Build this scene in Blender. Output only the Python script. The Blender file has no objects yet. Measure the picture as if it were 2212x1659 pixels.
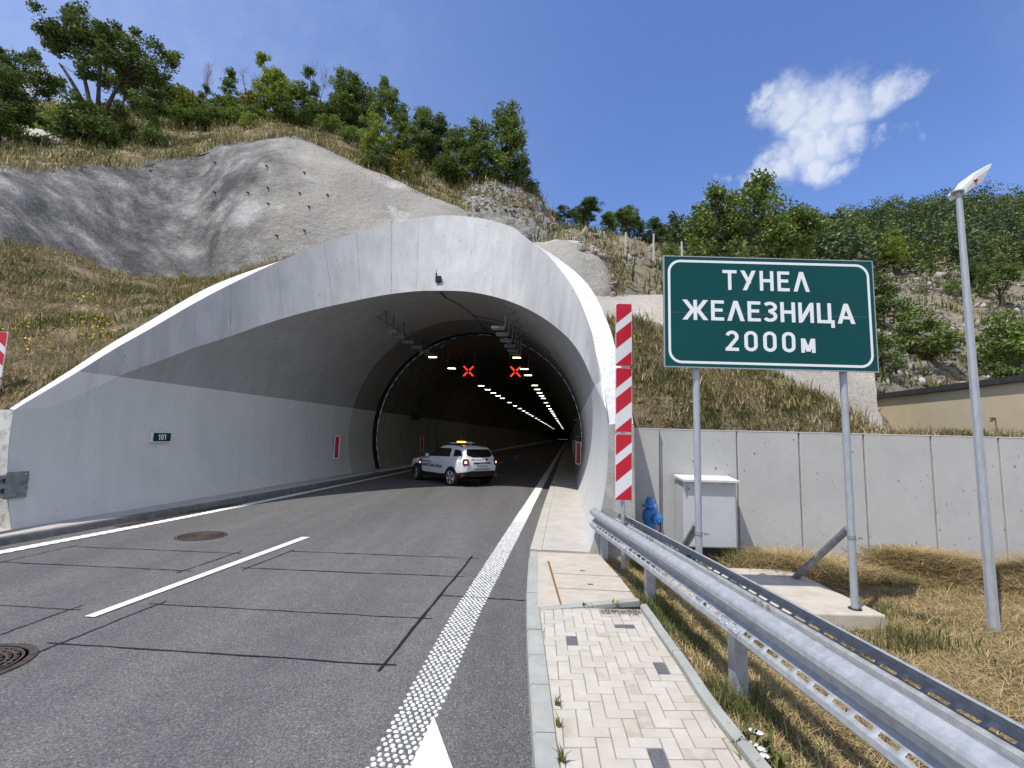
import bpy, bmesh, math, random
import numpy as np
from mathutils import Vector, Matrix, noise
random.seed(7)
rng = np.random.default_rng(7)
S = bpy.context.scene
R = math.radians

# ---------------------------------------------------------------- camera, sky, sun, exposure
F, CX, CY, EYE = 1020., 1106., 829.5, 2.05          # focal length and centre in units of a 2212 wide frame
PITCH, ROLL = R(6.27), R(1.5)
vf = Vector((0, math.cos(PITCH), math.sin(PITCH)))
u0 = Vector((0, -math.sin(PITCH), math.cos(PITCH)))
r0 = Vector((1, 0, 0))
vr = r0*math.cos(ROLL) + u0*math.sin(ROLL)
vu = -r0*math.sin(ROLL) + u0*math.cos(ROLL)
CAM = Vector((0, 0, EYE))
cd = bpy.data.cameras.new('camera'); cam = bpy.data.objects.new('camera', cd); S.collection.objects.link(cam)
cd.sensor_width = 36.; cd.lens = 36.*F/2212; cd.clip_start = .05; cd.clip_end = 3000
cam.matrix_world = Matrix(((vr.x, vu.x, -vf.x, 0), (vr.y, vu.y, -vf.y, 0), (vr.z, vu.z, -vf.z, EYE), (0, 0, 0, 1)))
S.camera = cam
SUN = Vector((.32, .30, -.90)).normalized()          # the way the light travels
EL = math.asin(-SUN.z); AZ = math.atan2(-SUN.x, -SUN.y)
ld = bpy.data.lights.new('sun', 'SUN'); ld.energy = 2.5; ld.angle = R(.53); ld.color = (1, .955, .89)
sun = bpy.data.objects.new('sun', ld); S.collection.objects.link(sun)
sun.rotation_mode = 'QUATERNION'; sun.rotation_quaternion = SUN.to_track_quat('-Z', 'Y'); sun.location = (-20, -20, 60)
W = bpy.data.worlds.new('World'); S.world = W; W.use_nodes = True
S.view_settings.view_transform = 'Standard'; S.view_settings.look = 'None'; S.view_settings.gamma = 1
S.view_settings.use_curve_mapping = False; S.view_settings.exposure = 0.88
S.render.engine = 'CYCLES'
S.cycles.use_denoising = True; S.cycles.max_bounces = 8; S.cycles.diffuse_bounces = 4; S.cycles.glossy_bounces = 3
S.cycles.transparent_max_bounces = 8; S.cycles.sample_clamp_indirect = 6
nt = W.node_tree; nt.nodes.clear()
def wn(t, **k):
    n = nt.nodes.new(t)
    for a, b in k.items(): setattr(n, a, b)
    return n
def wl(a, b): nt.links.new(a, b)
sky = wn('ShaderNodeTexSky'); sky.sky_type = 'NISHITA'; sky.sun_disc = False
sky.sun_elevation = EL; sky.sun_rotation = AZ; sky.altitude = 900; sky.air_density = 1.15; sky.dust_density = .5; sky.ozone_density = 3.5
bg = wn('ShaderNodeBackground'); bg.inputs[1].default_value = .15
out = wn('ShaderNodeOutputWorld'); wl(bg.outputs[0], out.inputs[0])

def ray(x, y): return vf + vr*((x-CX)/F) + vu*((CY-y)/F)
def G(x, y, z=0.):
    d = ray(x, y); return CAM + d*((z-EYE)/d.z)
def AtY(x, y, Y):
    d = ray(x, y); return CAM + d*(Y/d.y)

# clouds: white cumulus far off, a density field over directions of the sky
def cloud_sky():
    tc = wn('ShaderNodeTexCoord')
    def dirn(x, y): return ray(x, y).normalized()
    nz = wn('ShaderNodeTexNoise'); nz.inputs['Scale'].default_value = 9; nz.inputs['Detail'].default_value = 9; nz.inputs['Roughness'].default_value = .62
    wl(tc.outputs['Generated'], nz.inputs['Vector'])
    nz2 = wn('ShaderNodeTexNoise'); nz2.inputs['Scale'].default_value = 22; nz2.inputs['Detail'].default_value = 8; nz2.inputs['Roughness'].default_value = .6
    wl(tc.outputs['Generated'], nz2.inputs['Vector'])
    # warp the direction a little so that the puffs are ragged
    sub = wn('ShaderNodeVectorMath', operation='SUBTRACT'); wl(nz.outputs['Color'], sub.inputs[0]); sub.inputs[1].default_value = (.5, .5, .5)
    scl = wn('ShaderNodeVectorMath', operation='SCALE'); wl(sub.outputs[0], scl.inputs[0]); scl.inputs['Scale'].default_value = .10
    sub2 = wn('ShaderNodeVectorMath', operation='SUBTRACT'); wl(nz2.outputs['Color'], sub2.inputs[0]); sub2.inputs[1].default_value = (.5, .5, .5)
    scl2 = wn('ShaderNodeVectorMath', operation='SCALE'); wl(sub2.outputs[0], scl2.inputs[0]); scl2.inputs['Scale'].default_value = .055
    add = wn('ShaderNodeVectorMath', operation='ADD'); wl(tc.outputs['Generated'], add.inputs[0]); wl(scl.outputs[0], add.inputs[1])
    add2 = wn('ShaderNodeVectorMath', operation='ADD'); wl(add.outputs[0], add2.inputs[0]); wl(scl2.outputs[0], add2.inputs[1])
    puffs = [(1700, 235, 62, 1), (1770, 245, 66, 1), (1745, 300, 60, 1), (1830, 230, 62, 1), (1900, 195, 48, .95), (1955, 178, 30, .8),
             (1690, 345, 46, 1), (1640, 370, 36, .95), (1775, 345, 50, 1), (1825, 355, 34, .9), (1850, 290, 40, .9), (1925, 285, 26, .6),
             (1650, 220, 26, .8), (1960, 300, 14, .4), (1900, 140, 12, .32), (2090, 160, 16, .12), (1800, 290, 60, 1), (1570, 385, 12, .3),
             (90, 190, 60, .9), (145, 215, 30, .7), (20, 120, 40, .6), (-260, 100, 120, .9), (-500, 330, 200, 1), (2600, 260, 110, 1), (2750, 300, 130, 1)]
    puffs += [((.8, -.6, .4), .75, 0, 1), ((-.35, -.9, .45), .7, 0, 1), ((.99, .0, .42), .5, 0, 1), ((.1, -.75, .75), .6, 0, 1), ((.75, -.2, .8), .5, 0, 1), ((-.95, -.5, .4), .5, 0, 1), ((-.75, .6, .3), .75, 0, .26)]     # unseen cloud banks added for neutral fill light; last is faint left haze
    acc = None
    for (x, y, r_, w) in puffs:
        d = Vector(x).normalized() if isinstance(x, tuple) else dirn(x, y); e = y if isinstance(x, tuple) else (dirn(x+r_, y)-d).length
        dist = wn('ShaderNodeVectorMath', operation='DISTANCE'); wl(add2.outputs[0], dist.inputs[0]); dist.inputs[1].default_value = d
        mr = wn('ShaderNodeMapRange', interpolation_type='SMOOTHSTEP'); wl(dist.outputs['Value'], mr.inputs[0])
        mr.inputs[1].default_value = e*1.42; mr.inputs[2].default_value = e*.05; mr.inputs[3].default_value = 0; mr.inputs[4].default_value = w
        if acc is None: acc = mr.outputs[0]
        else:
            mx = wn('ShaderNodeMath', operation='MAXIMUM'); wl(acc, mx.inputs[0]); wl(mr.outputs[0], mx.inputs[1]); acc = mx.outputs[0]
    er = wn('ShaderNodeMath', operation='MULTIPLY_ADD'); wl(nz2.outputs['Fac'], er.inputs[0]); er.inputs[1].default_value = 1.25; er.inputs[2].default_value = .30
    den = wn('ShaderNodeMath', operation='MULTIPLY'); wl(acc, den.inputs[0]); wl(er.outputs[0], den.inputs[1])
    cl = wn('ShaderNodeMath', operation='MINIMUM'); wl(den.outputs[0], cl.inputs[0]); cl.inputs[1].default_value = .86
    mix = wn('ShaderNodeMix', data_type='RGBA'); wl(cl.outputs[0], mix.inputs[0])
    tint = wn('ShaderNodeMix', data_type='RGBA'); tint.blend_type = 'MULTIPLY'; tint.inputs[0].default_value = 1
    wl(sky.outputs[0], tint.inputs['A']); tint.inputs['B'].default_value = SKY_TINT
    wl(tint.outputs['Result'], mix.inputs['A'])
    sh = wn('ShaderNodeMix', data_type='RGBA'); wl(nz.outputs['Fac'], sh.inputs[0]); sh.inputs['A'].default_value = (2.0, 2.3, 2.85, 1); sh.inputs['B'].default_value = (3.7, 3.85, 4.15, 1)
    wl(sh.outputs['Result'], mix.inputs['B'])
    wl(mix.outputs['Result'], bg.inputs[0])
SKY_TINT = (.52, .56, .72, 1)
cloud_sky()

# ---------------------------------------------------------------- helpers
COL = S.collection
MATX = {}
def props(o, label=None, cat=None, group=None, kind=None):
    if label: o['label'] = label
    if cat: o['category'] = cat
    if group: o['group'] = group
    if kind: o['kind'] = kind
    return o
def thing(name, label, cat, loc=(0, 0, 0), rz=0., group=None):
    o = bpy.data.objects.new(name, None); COL.objects.link(o); o.empty_display_size = .2
    o.location = loc; o.rotation_euler = (0, 0, rz)
    MATX[o.name] = Matrix.Translation(loc) @ Matrix.Rotation(rz, 4, 'Z')
    return props(o, label, cat, group)
def dup(root, loc=None, rz=None, label=None, scale=None, group=None):
    c = root.copy(); COL.objects.link(c)
    if loc is not None: c.location = loc
    if rz is not None: c.rotation_euler = (0, 0, rz)
    if scale is not None: c.scale = scale if hasattr(scale, '__len__') else (scale,)*3
    if label: c['label'] = label
    if group: c['group'] = group
    for ch in root.children:
        d = ch.copy(); COL.objects.link(d); d.parent = c
        for g in ch.children:
            e = g.copy(); COL.objects.link(e); e.parent = d
    return c

class MB:
    def __init__(s): s.v = []; s.f = []; s.m = []
    def add(s, vs, fs, mi=0):
        n = len(s.v); s.v += [tuple(v) for v in vs]
        for f in fs: s.f.append(tuple(i+n for i in f)); s.m.append(mi)
        return s
    def poly(s, *p, mi=0): return s.add(p, [tuple(range(len(p)))], mi)
    def box(s, c, d, M=None, mi=0, taper=None):
        x, y, z = d[0]/2, d[1]/2, d[2]/2
        t = taper or 1.
        vs = [Vector((sx*x*(t if sz > 0 else 1), sy*y*(t if sz > 0 else 1), sz*z)) for sz in (-1, 1) for sy in (-1, 1) for sx in (-1, 1)]
        if M is not None: vs = [M @ v for v in vs]
        vs = [v + Vector(c) for v in vs]
        return s.add(vs, [(0, 2, 3, 1), (4, 5, 7, 6), (0, 1, 5, 4), (2, 6, 7, 3), (0, 4, 6, 2), (1, 3, 7, 5)], mi)
    def grid(s, rows, mi=0, closed=False):
        n = len(rows[0]); vs = [p for r_ in rows for p in r_]; fs = []
        for i in range(len(rows)-1):
            for j in range(n-1 if not closed else n):
                k = (j+1) % n
                fs.append((i*n+j, i*n+k, (i+1)*n+k, (i+1)*n+j))
        return s.add(vs, fs, mi)
    def tube(s, path, rad, n=8, mi=0, cap=True):
        path = [Vector(p) for p in path]
        if not hasattr(rad, '__len__'): rad = [rad]*len(path)
        rows = []; prev = None
        for i, p in enumerate(path):
            t = (path[min(i+1, len(path)-1)] - path[max(i-1, 0)]).normalized()
            a = Vector((0, 0, 1)) if abs(t.z) < .9 else Vector((1, 0, 0))
            if prev is not None: a = prev
            x = (a - t*a.dot(t)).normalized(); y = t.cross(x); prev = x
            rows.append([p + (x*math.cos(k*2*math.pi/n) + y*math.sin(k*2*math.pi/n))*rad[i] for k in range(n)])
        s.grid(rows, mi, True)
        if cap:
            s.poly(*rows[0][::-1], mi=mi); s.poly(*rows[-1], mi=mi)
        return s
    def lathe(s, c, prof, n=20, mi=0, M=None):
        rows = []
        for (r_, z) in prof:
            q = [Vector((r_*math.cos(k*2*math.pi/n), r_*math.sin(k*2*math.pi/n), z)) for k in range(n)]
            if M is not None: q = [M @ v for v in q]
            rows.append([v + Vector(c) for v in q])
        s.grid(rows, mi, True)
        s.poly(*rows[0][::-1], mi=mi); s.poly(*rows[-1], mi=mi)
        return s
    def extrude(s, prof, A, B, mi=0):   # closed 2d profile swept between two frames (functions 2d -> 3d)
        a = [A(p) for p in prof]; b = [B(p) for p in prof]
        s.grid([a, b], mi, True); s.poly(*a[::-1], mi=mi); s.poly(*b, mi=mi); return s
    def build(s, name, mats, parent=None, world=True, smooth=False, kind=None, bevel=0, autos=None, weld=0):
        me = bpy.data.meshes.new(name)
        vs = s.v
        if parent is not None and world:
            M = MATX[parent.name].inverted(); vs = [M @ Vector(v) for v in vs]
        me.from_pydata([tuple(v) for v in vs], [], s.f)
        mats = mats if isinstance(mats, (list, tuple)) else [mats]
        for m in mats: me.materials.append(m)
        if len(mats) > 1: me.polygons.foreach_set('material_index', s.m)
        if smooth: me.polygons.foreach_set('use_smooth', [True]*len(me.polygons))
        bm = bmesh.new(); bm.from_mesh(me)
        if weld: bmesh.ops.remove_doubles(bm, verts=bm.verts, dist=weld)
        bmesh.ops.recalc_face_normals(bm, faces=bm.faces)
        bm.to_mesh(me); bm.free()
        if smooth and autos:
            me.set_sharp_from_angle(angle=R(autos))
        me.update()
        o = bpy.data.objects.new(name, me); COL.objects.link(o)
        if parent is not None:
            o.parent = parent; MATX[o.name] = MATX[parent.name] if world else MATX[parent.name]
        else: MATX[o.name] = Matrix()
        if kind: o['kind'] = kind
        if bevel:
            b = o.modifiers.new('bevel', 'BEVEL'); b.width = bevel; b.segments = 2; b.limit_method = 'ANGLE'; b.angle_limit = R(40)
        return o

def catmull(pts, n):
    """n samples per segment through the points"""
    pts = [np.array(p, float) for p in pts]; o = []
    P = [2*pts[0]-pts[1]] + pts + [2*pts[-1]-pts[-2]]
    for i in range(1, len(P)-2):
        for k in range(n):
            t = k/n; a, b, c, d = P[i-1], P[i], P[i+1], P[i+2]
            o.append(.5*((2*b)+(-a+c)*t+(2*a-5*b+4*c-d)*t*t+(-a+3*b-3*c+d)*t**3))
    o.append(pts[-1]); return o

# ---------------------------------------------------------------- materials
def newmat(name):
    m = bpy.data.materials.new(name); m.use_nodes = True
    return m, m.node_tree, m.node_tree.nodes['Principled BSDF']
def N(t, typ, **k):
    n = t.nodes.new(typ)
    for a, b in k.items():
        if a in n.inputs.keys(): n.inputs[a].default_value = b
        else: setattr(n, a, b)
    return n
def c4(c): return (c[0], c[1], c[2], 1)
def ramp(t, fac, stops):
    r_ = t.nodes.new('ShaderNodeValToRGB'); e = r_.color_ramp.elements
    while len(e) < len(stops): e.new(.5)
    for i, (p, c) in enumerate(stops): e[i].position = p; e[i].color = c4(c)
    t.links.new(fac, r_.inputs[0]); return r_.outputs[0]
def mat(name, col, col2=None, scale=3., detail=8, lo=.35, hi=.65, rough=.8, bump=0., bscale=40., bdist=.01, metal=0., spec=.35,
        speck=None, sscale=150., samt=.5, coat=0., stretch=None, nrough=.6):
    """base colour blended by noise into a second one, optional fine specks and bump"""
    m, t, b = newmat(name)
    b.inputs['Roughness'].default_value = rough; b.inputs['Metallic'].default_value = metal; b.inputs['Specular IOR Level'].default_value = spec
    if coat: b.inputs['Coat Weight'].default_value = coat
    tc = t.nodes.new('ShaderNodeTexCoord'); vec = tc.outputs['Object']
    if stretch:
        mp = t.nodes.new('ShaderNodeMapping'); mp.inputs['Scale'].default_value = stretch; t.links.new(vec, mp.inputs[0]); vec2 = mp.outputs[0]
    else: vec2 = vec
    b.inputs['Base Color'].default_value = c4(col)
    o = None
    if col2 is not None:
        n = N(t, 'ShaderNodeTexNoise', Scale=scale, Detail=detail, Roughness=nrough); t.links.new(vec2, n.inputs['Vector'])
        o = ramp(t, n.outputs['Fac'], [(lo, col), (hi, col2)])
    if speck is not None:
        n2 = N(t, 'ShaderNodeTexNoise', Scale=sscale, Detail=3, Roughness=.7); t.links.new(vec, n2.inputs['Vector'])
        f = ramp(t, n2.outputs['Fac'], [(.48, (0, 0, 0)), (.68, (samt,)*3)])
        mx = t.nodes.new('ShaderNodeMix'); mx.data_type = 'RGBA'; t.links.new(f, mx.inputs[0])
        if o is not None: t.links.new(o, mx.inputs['A'])
        else: mx.inputs['A'].default_value = c4(col)
        mx.inputs['B'].default_value = c4(speck); o = mx.outputs['Result']
    if o is not None: t.links.new(o, b.inputs['Base Color'])
    if bump:
        n3 = N(t, 'ShaderNodeTexNoise', Scale=bscale, Detail=6, Roughness=.65); t.links.new(vec, n3.inputs['Vector'])
        bp = N(t, 'ShaderNodeBump', Strength=bump, Distance=bdist); t.links.new(n3.outputs['Fac'], bp.inputs['Height'])
        t.links.new(bp.outputs[0], b.inputs['Normal'])
    return m
def island(name, stops, rough=.7, spec=.25, trans=0., bump=0):
    """each loose piece (leaf, blade, stone) takes its own shade"""
    m, t, b = newmat(name); g = t.nodes.new('ShaderNodeNewGeometry')
    o = ramp(t, g.outputs['Random Per Island'], stops); t.links.new(o, b.inputs['Base Color'])
    b.inputs['Roughness'].default_value = rough; b.inputs['Specular IOR Level'].default_value = spec
    if trans:
        tr = t.nodes.new('ShaderNodeBsdfTranslucent'); t.links.new(o, tr.inputs[0])
        mx = t.nodes.new('ShaderNodeMixShader'); mx.inputs[0].default_value = trans
        t.links.new(b.outputs[0], mx.inputs[1]); t.links.new(tr.outputs[0], mx.inputs[2])
        t.links.new(mx.outputs[0], t.nodes['Material Output'].inputs[0])
    return m
def emit(name, col, strength):
    m, t, b = newmat(name); b.inputs['Base Color'].default_value = c4(col)
    b.inputs['Emission Color'].default_value = c4(col); b.inputs['Emission Strength'].default_value = strength
    return m
M = {}
M['galv'] = mat('galvanised_steel', (.36, .38, .40), (.50, .52, .54), scale=14, rough=.48, metal=.35, bump=.06, bscale=120, bdist=.002, spec=.4, speck=(.27, .29, .32), sscale=90, samt=.35)
M['galv_dark'] = mat('weathered_steel', (.16, .175, .19), (.26, .275, .29), scale=9, rough=.6, metal=.2)
M['pole'] = mat('zinc_pole', (.33, .36, .39), (.42, .45, .48), scale=22, rough=.5, metal=.25, stretch=(1, 1, .25), speck=(.52, .54, .56), sscale=160, samt=.3)
M['bolt'] = mat('bolt_steel', (.28, .28, .28), (.42, .42, .41), scale=60, rough=.5, metal=.5)
M['black'] = mat('black_plastic', (.012, .012, .013), rough=.5)
M['soot'] = mat('dark_rubber_joint', (.02, .02, .02), (.035, .033, .03), scale=2, rough=.9)
M['red'] = mat('red_reflective_sheet', (.50, .012, .03), rough=.35, spec=.4)
M['white'] = mat('white_reflective_sheet', (.70, .71, .73), rough=.4)
M['signgreen'] = mat('green_reflective_sheet', (.0008, .058, .059), (.001, .068, .069), scale=1.2, rough=.4, spec=.2)
M['signback'] = mat('aluminium_back', (.40, .42, .43), rough=.45, metal=.5)
M['letter'] = mat('white_lettering', (.80, .82, .84), rough=.4)
# ---------------------------------------------------------------- tunnel frame
TH = R(6.945)
ax = Vector((math.sin(TH), math.cos(TH), 0)); la = Vector((math.cos(TH), -math.sin(TH), 0))
def LT(lat, s, z): return la*lat + ax*s + Vector((0, 0, z))
def toL(P): return Vector((P.dot(la), P.dot(ax), P.z))
LC, ZC, RT = -4.78, 1.947, 5.45                      # tunnel tube: centre line, centre height, radius

# ---- surface materials
def asphalt():
    m, t, b = newmat('asphalt'); tc = t.nodes.new('ShaderNodeTexCoord'); v = tc.outputs['Object']
    n1 = N(t, 'ShaderNodeTexVoronoi', Scale=95.); t.links.new(v, n1.inputs['Vector'])
    n1b = N(t, 'ShaderNodeTexNoise', Scale=55., Detail=5., Roughness=.8); t.links.new(v, n1b.inputs['Vector'])
    g1 = ramp(t, n1b.outputs['Fac'], [(.30, (.065, .065, .064)), (.50, (.122, .120, .117)), (.63, (.185, .182, .177)), (.74, (.30, .30, .29))])
    g0 = ramp(t, n1.outputs['Color'], [(.15, (.62, .62, .62)), (.80, (1.15, 1.15, 1.15)), (.96, (1.7, 1.7, 1.66))])
    mx0 = t.nodes.new('ShaderNodeMix'); mx0.data_type = 'RGBA'; mx0.blend_type = 'MULTIPLY'; mx0.inputs[0].default_value = 1
    t.links.new(g1, mx0.inputs['A']); t.links.new(g0, mx0.inputs['B'])
    mp = N(t, 'ShaderNodeMapping', Rotation=(0, 0, TH)); mp.inputs['Scale'].default_value = (1.0, .10, 1); t.links.new(v, mp.inputs[0])
    n2 = N(t, 'ShaderNodeTexNoise', Scale=.8, Detail=6., Roughness=.6); t.links.new(mp.outputs[0], n2.inputs['Vector'])
    g2 = ramp(t, n2.outputs['Fac'], [(.3, (.80, .80, .82)), (.7, (1.22, 1.21, 1.2))])
    n4 = N(t, 'ShaderNodeTexNoise', Scale=3.5, Detail=7., Roughness=.7); t.links.new(v, n4.inputs['Vector'])
    g4 = ramp(t, n4.outputs['Fac'], [(.3, (.88, .88, .88)), (.7, (1.12, 1.12, 1.1))])
    mx = t.nodes.new('ShaderNodeMix'); mx.data_type = 'RGBA'; mx.blend_type = 'MULTIPLY'; mx.inputs[0].default_value = 1
    t.links.new(mx0.outputs['Result'], mx.inputs['A']); t.links.new(g2, mx.inputs['B'])
    mx2 = t.nodes.new('ShaderNodeMix'); mx2.data_type = 'RGBA'; mx2.blend_type = 'MULTIPLY'; mx2.inputs[0].default_value = 1
    t.links.new(mx.outputs['Result'], mx2.inputs['A']); t.links.new(g4, mx2.inputs['B'])
    t.links.new(mx2.outputs['Result'], b.inputs['Base Color'])
    bp = N(t, 'ShaderNodeBump', Strength=.5, Distance=.006); t.links.new(n1b.outputs['Fac'], bp.inputs['Height']); t.links.new(bp.outputs[0], b.inputs['Normal'])
    b.inputs['Roughness'].default_value = .82; b.inputs['Specular IOR Level'].default_value = .3
    return m
M['asphalt'] = asphalt()
def wallpaint(name, low, up, low2, up2, streak=.5, edge=3.15):
    """concrete wall whose lower band is painted; the paint line stands at a fixed height"""
    m, t, b = newmat(name); tc = t.nodes.new('ShaderNodeTexCoord'); v = tc.outputs['Object']
    sx = t.nodes.new('ShaderNodeSeparateXYZ'); t.links.new(v, sx.inputs[0])
    gt = t.nodes.new('ShaderNodeMath'); gt.operation = 'GREATER_THAN'; gt.inputs[1].default_value = edge; t.links.new(sx.outputs['Z'], gt.inputs[0])
    n = N(t, 'ShaderNodeTexNoise', Scale=.9, Detail=9., Roughness=.65); t.links.new(v, n.inputs['Vector'])
    mp = N(t, 'ShaderNodeMapping'); mp.inputs['Scale'].default_value = (2.2, 2.2, .18); t.links.new(v, mp.inputs[0])
    n2 = N(t, 'ShaderNodeTexNoise', Scale=1.3, Detail=8., Roughness=.7); t.links.new(mp.outputs[0], n2.inputs['Vector'])
    ad = t.nodes.new('ShaderNodeMix'); ad.data_type = 'FLOAT'; ad.inputs[0].default_value = streak; t.links.new(n.outputs['Fac'], ad.inputs['A']); t.links.new(n2.outputs['Fac'], ad.inputs['B'])
    a1 = ramp(t, ad.outputs['Result'], [(.36, low2), (.56, low)]); a2 = ramp(t, ad.outputs['Result'], [(.36, up2), (.62, up)])
    mx = t.nodes.new('ShaderNodeMix'); mx.data_type = 'RGBA'; t.links.new(gt.outputs[0], mx.inputs[0]); t.links.new(a1, mx.inputs['A']); t.links.new(a2, mx.inputs['B'])
    n5 = N(t, 'ShaderNodeTexNoise', Scale=7., Detail=4., Roughness=.5); t.links.new(v, n5.inputs['Vector'])
    pk = ramp(t, n5.outputs['Fac'], [(.26, (.62, .60, .58)), (.32, (1, 1, 1))])
    mx3 = t.nodes.new('ShaderNodeMix'); mx3.data_type = 'RGBA'; mx3.blend_type = 'MULTIPLY'; mx3.inputs[0].default_value = 1
    t.links.new(mx.outputs['Result'], mx3.inputs['A']); t.links.new(pk, mx3.inputs['B'])
    t.links.new(mx3.outputs['Result'], b.inputs['Base Color']); b.inputs['Roughness'].default_value = .85; b.inputs['Specular IOR Level'].default_value = .25
    n3 = N(t, 'ShaderNodeTexNoise', Scale=30., Detail=5.); t.links.new(v, n3.inputs['Vector'])
    bp = N(t, 'ShaderNodeBump', Strength=.25, Distance=.01); t.links.new(n3.outputs['Fac'], bp.inputs['Height']); t.links.new(bp.outputs[0], b.inputs['Normal'])
    return m
M['portal'] = wallpaint('portal_concrete', (.70, .70, .69), (.50, .50, .497), (.58, .58, .57), (.39, .388, .38), streak=.65)
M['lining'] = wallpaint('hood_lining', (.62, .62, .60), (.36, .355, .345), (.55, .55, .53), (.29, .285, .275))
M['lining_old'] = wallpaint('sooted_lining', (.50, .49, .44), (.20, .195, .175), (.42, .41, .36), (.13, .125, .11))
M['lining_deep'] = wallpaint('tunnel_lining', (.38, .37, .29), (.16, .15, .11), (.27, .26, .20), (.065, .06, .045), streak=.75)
M['concrete'] = mat('cast_concrete', (.40, .375, .33), (.48, .46, .415), scale=2.5, rough=.9, bump=.15, bscale=60, speck=(.33, .31, .28), sscale=70, samt=.35)
M['slabcon'] = mat('warm_slab_concrete', (.43, .385, .31), (.52, .475, .395), scale=3.5, rough=.92, bump=.2, bscale=70, speck=(.36, .31, .25), sscale=60, samt=.3)
M['wallcon'] = mat('fair_faced_concrete', (.42, .42, .412), (.48, .48, .47), scale=1.3, lo=.3, hi=.7, rough=.85, bump=.08, bscale=60, speck=(.36, .36, .365), sscale=8, samt=.25)
M['greycon'] = mat('rough_grey_concrete', (.28, .275, .265), (.45, .44, .42), scale=3, rough=.9, bump=.3, bscale=30, speck=(.2, .19, .18), sscale=25, samt=.5)
M['kerb'] = mat('kerb_stone', (.30, .31, .29), (.38, .39, .365), scale=4, rough=.9, bump=.15, bscale=90, speck=(.42, .37, .25), sscale=7, samt=.3)
M['kerbdark'] = mat('old_kerb', (.13, .13, .125), (.22, .22, .21), scale=5, rough=.9, bump=.3, bscale=50)
M['marking'] = mat('road_paint', (.70, .70, .67), (.80, .80, .77), scale=5, rough=.75, speck=(.30, .30, .30), sscale=60, samt=.6)
M['seal'] = mat('bitumen_seal', (.012, .012, .014), rough=.55)
M['iron'] = mat('cast_iron', (.055, .047, .042), (.12, .09, .075), scale=12, rough=.6, metal=.3, bump=.3, bscale=60)

# ---------------------------------------------------------------- ground and road
b = MB(); b.poly((-300, -120, -.32), (300, -120, -.32), (300, 7.0, -.32), (-300, 7.0, -.32))
M['earth'] = mat('dry_earth', (.16, .12, .075), (.30, .24, .16), scale=1.5, rough=.95, bump=.4, bscale=25, speck=(.11, .12, .04), sscale=9, samt=.7)
b.build('ground', M['earth'], kind='structure')
b = MB(); rows = []
for s in [-60, -20, 0, 4, 8, 12, 20, 40, 80, 160, 300, 440]:
    rows.append([LT(la_, s, 0) for la_ in (-9.55 if s > 2 else -14, -6, -3, 0.05 if s > 4 else .8)])
b.grid(rows); b.build('road', M['asphalt'], kind='structure')

# ---- markings
def strip(px, w, z=.004, n=1):
    """flat strip along pixels on the road, w metres wide"""
    P = [G(x, y, 0) for x, y in px]; o = MB()
    rows = []
    for i, p in enumerate(P):
        t = (P[min(i+1, len(P)-1)]-P[max(i-1, 0)]).normalized(); q = Vector((t.y, -t.x, 0))
        rows.append([p+q*w/2+Vector((0, 0, z)), p-q*w/2+Vector((0, 0, z))])
    return o.grid(rows)
# saw cuts, sealed with bitumen, a little wobbly
cuts = [((0, 1308), (172, 1318)), ((177, 1308), (-40, 1386)), ((320, 1305), (932, 1337)), ((360, 1298), (82, 1410)), ((100, 1389.5), (855, 1438.5)),
        ((1020, 1202), (817, 1451)), ((625, 1191), (1036, 1207)), ((636, 1188), (522, 1232)), ((520, 1227), (1004, 1247)), ((947, 1286), (1135, 1298)),
        ((150, 1181), (522, 1196)), ((170, 1177.5), (-30, 1222)), ((0, 1214.5), (416, 1234.5)), ((522, 1191), (380, 1239))]
o = MB()
for k, (p, q) in enumerate(cuts):
    n = 26; A, B = G(*p, 0), G(*q, 0); t = (B-A).normalized(); nn = Vector((t.y, -t.x, 0)); rows = []
    for i in range(n+1):
        c = A.lerp(B, i/n)+nn*(random.uniform(-.003, .003)+.018*noise.noise(Vector((i*.25, k*5.3, 2)))); w = (.009 if k != 5 else .015)+.004*noise.noise(Vector((i*.7, k*3.1, 0)))+random.uniform(-.003, .004)
        rows.append([c+nn*w+Vector((0, 0, .0035+.0004*k)), c-nn*w+Vector((0, 0, .0035+.0004*k))])
    o.grid(rows)
o.build('road_seal_line', M['seal'], kind='structure')
o = MB(); o.poly(*[G(x, y, .012) for x, y in ((182.5, 1331), (204, 1332.5), (670, 1160), (652.5, 1159.5))])
for s in (21, 33, 45, 57, 69, 81, 93, 105): o.poly(LT(-5.12, s, .012), LT(-5.0, s, .012), LT(-5.0, s+4, .012), LT(-5.12, s+4, .012))
o.poly(*[G(x, y, .012) for x, y in ((937, 1547), (978, 1659), (1000, 1740), (820, 1740), (885, 1659))])
# left edge line: scalloped edges
left_line = [(3.0, -9.35), (5.0, -9.10), (6.7, -8.90), (8.8, -8.75), (10.8, -8.66), (14, -8.62), (19, -8.60)]
def latL(s): return float(np.interp(s, [a for a, b_ in left_line], [b_ for a, b_ in left_line]))
rows = []; s = 3.
while s < 15:
    k = .03*math.sin(s*2*math.pi/.16); rows.append([LT(latL(s)-.125-k*.5, s, .012), LT(latL(s)+.125+k*.5, s, .012)]); s += .04
rows.append([LT(-8.73, 440, .012), LT(-8.49, 440, .012)]); o.grid(rows)
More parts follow.
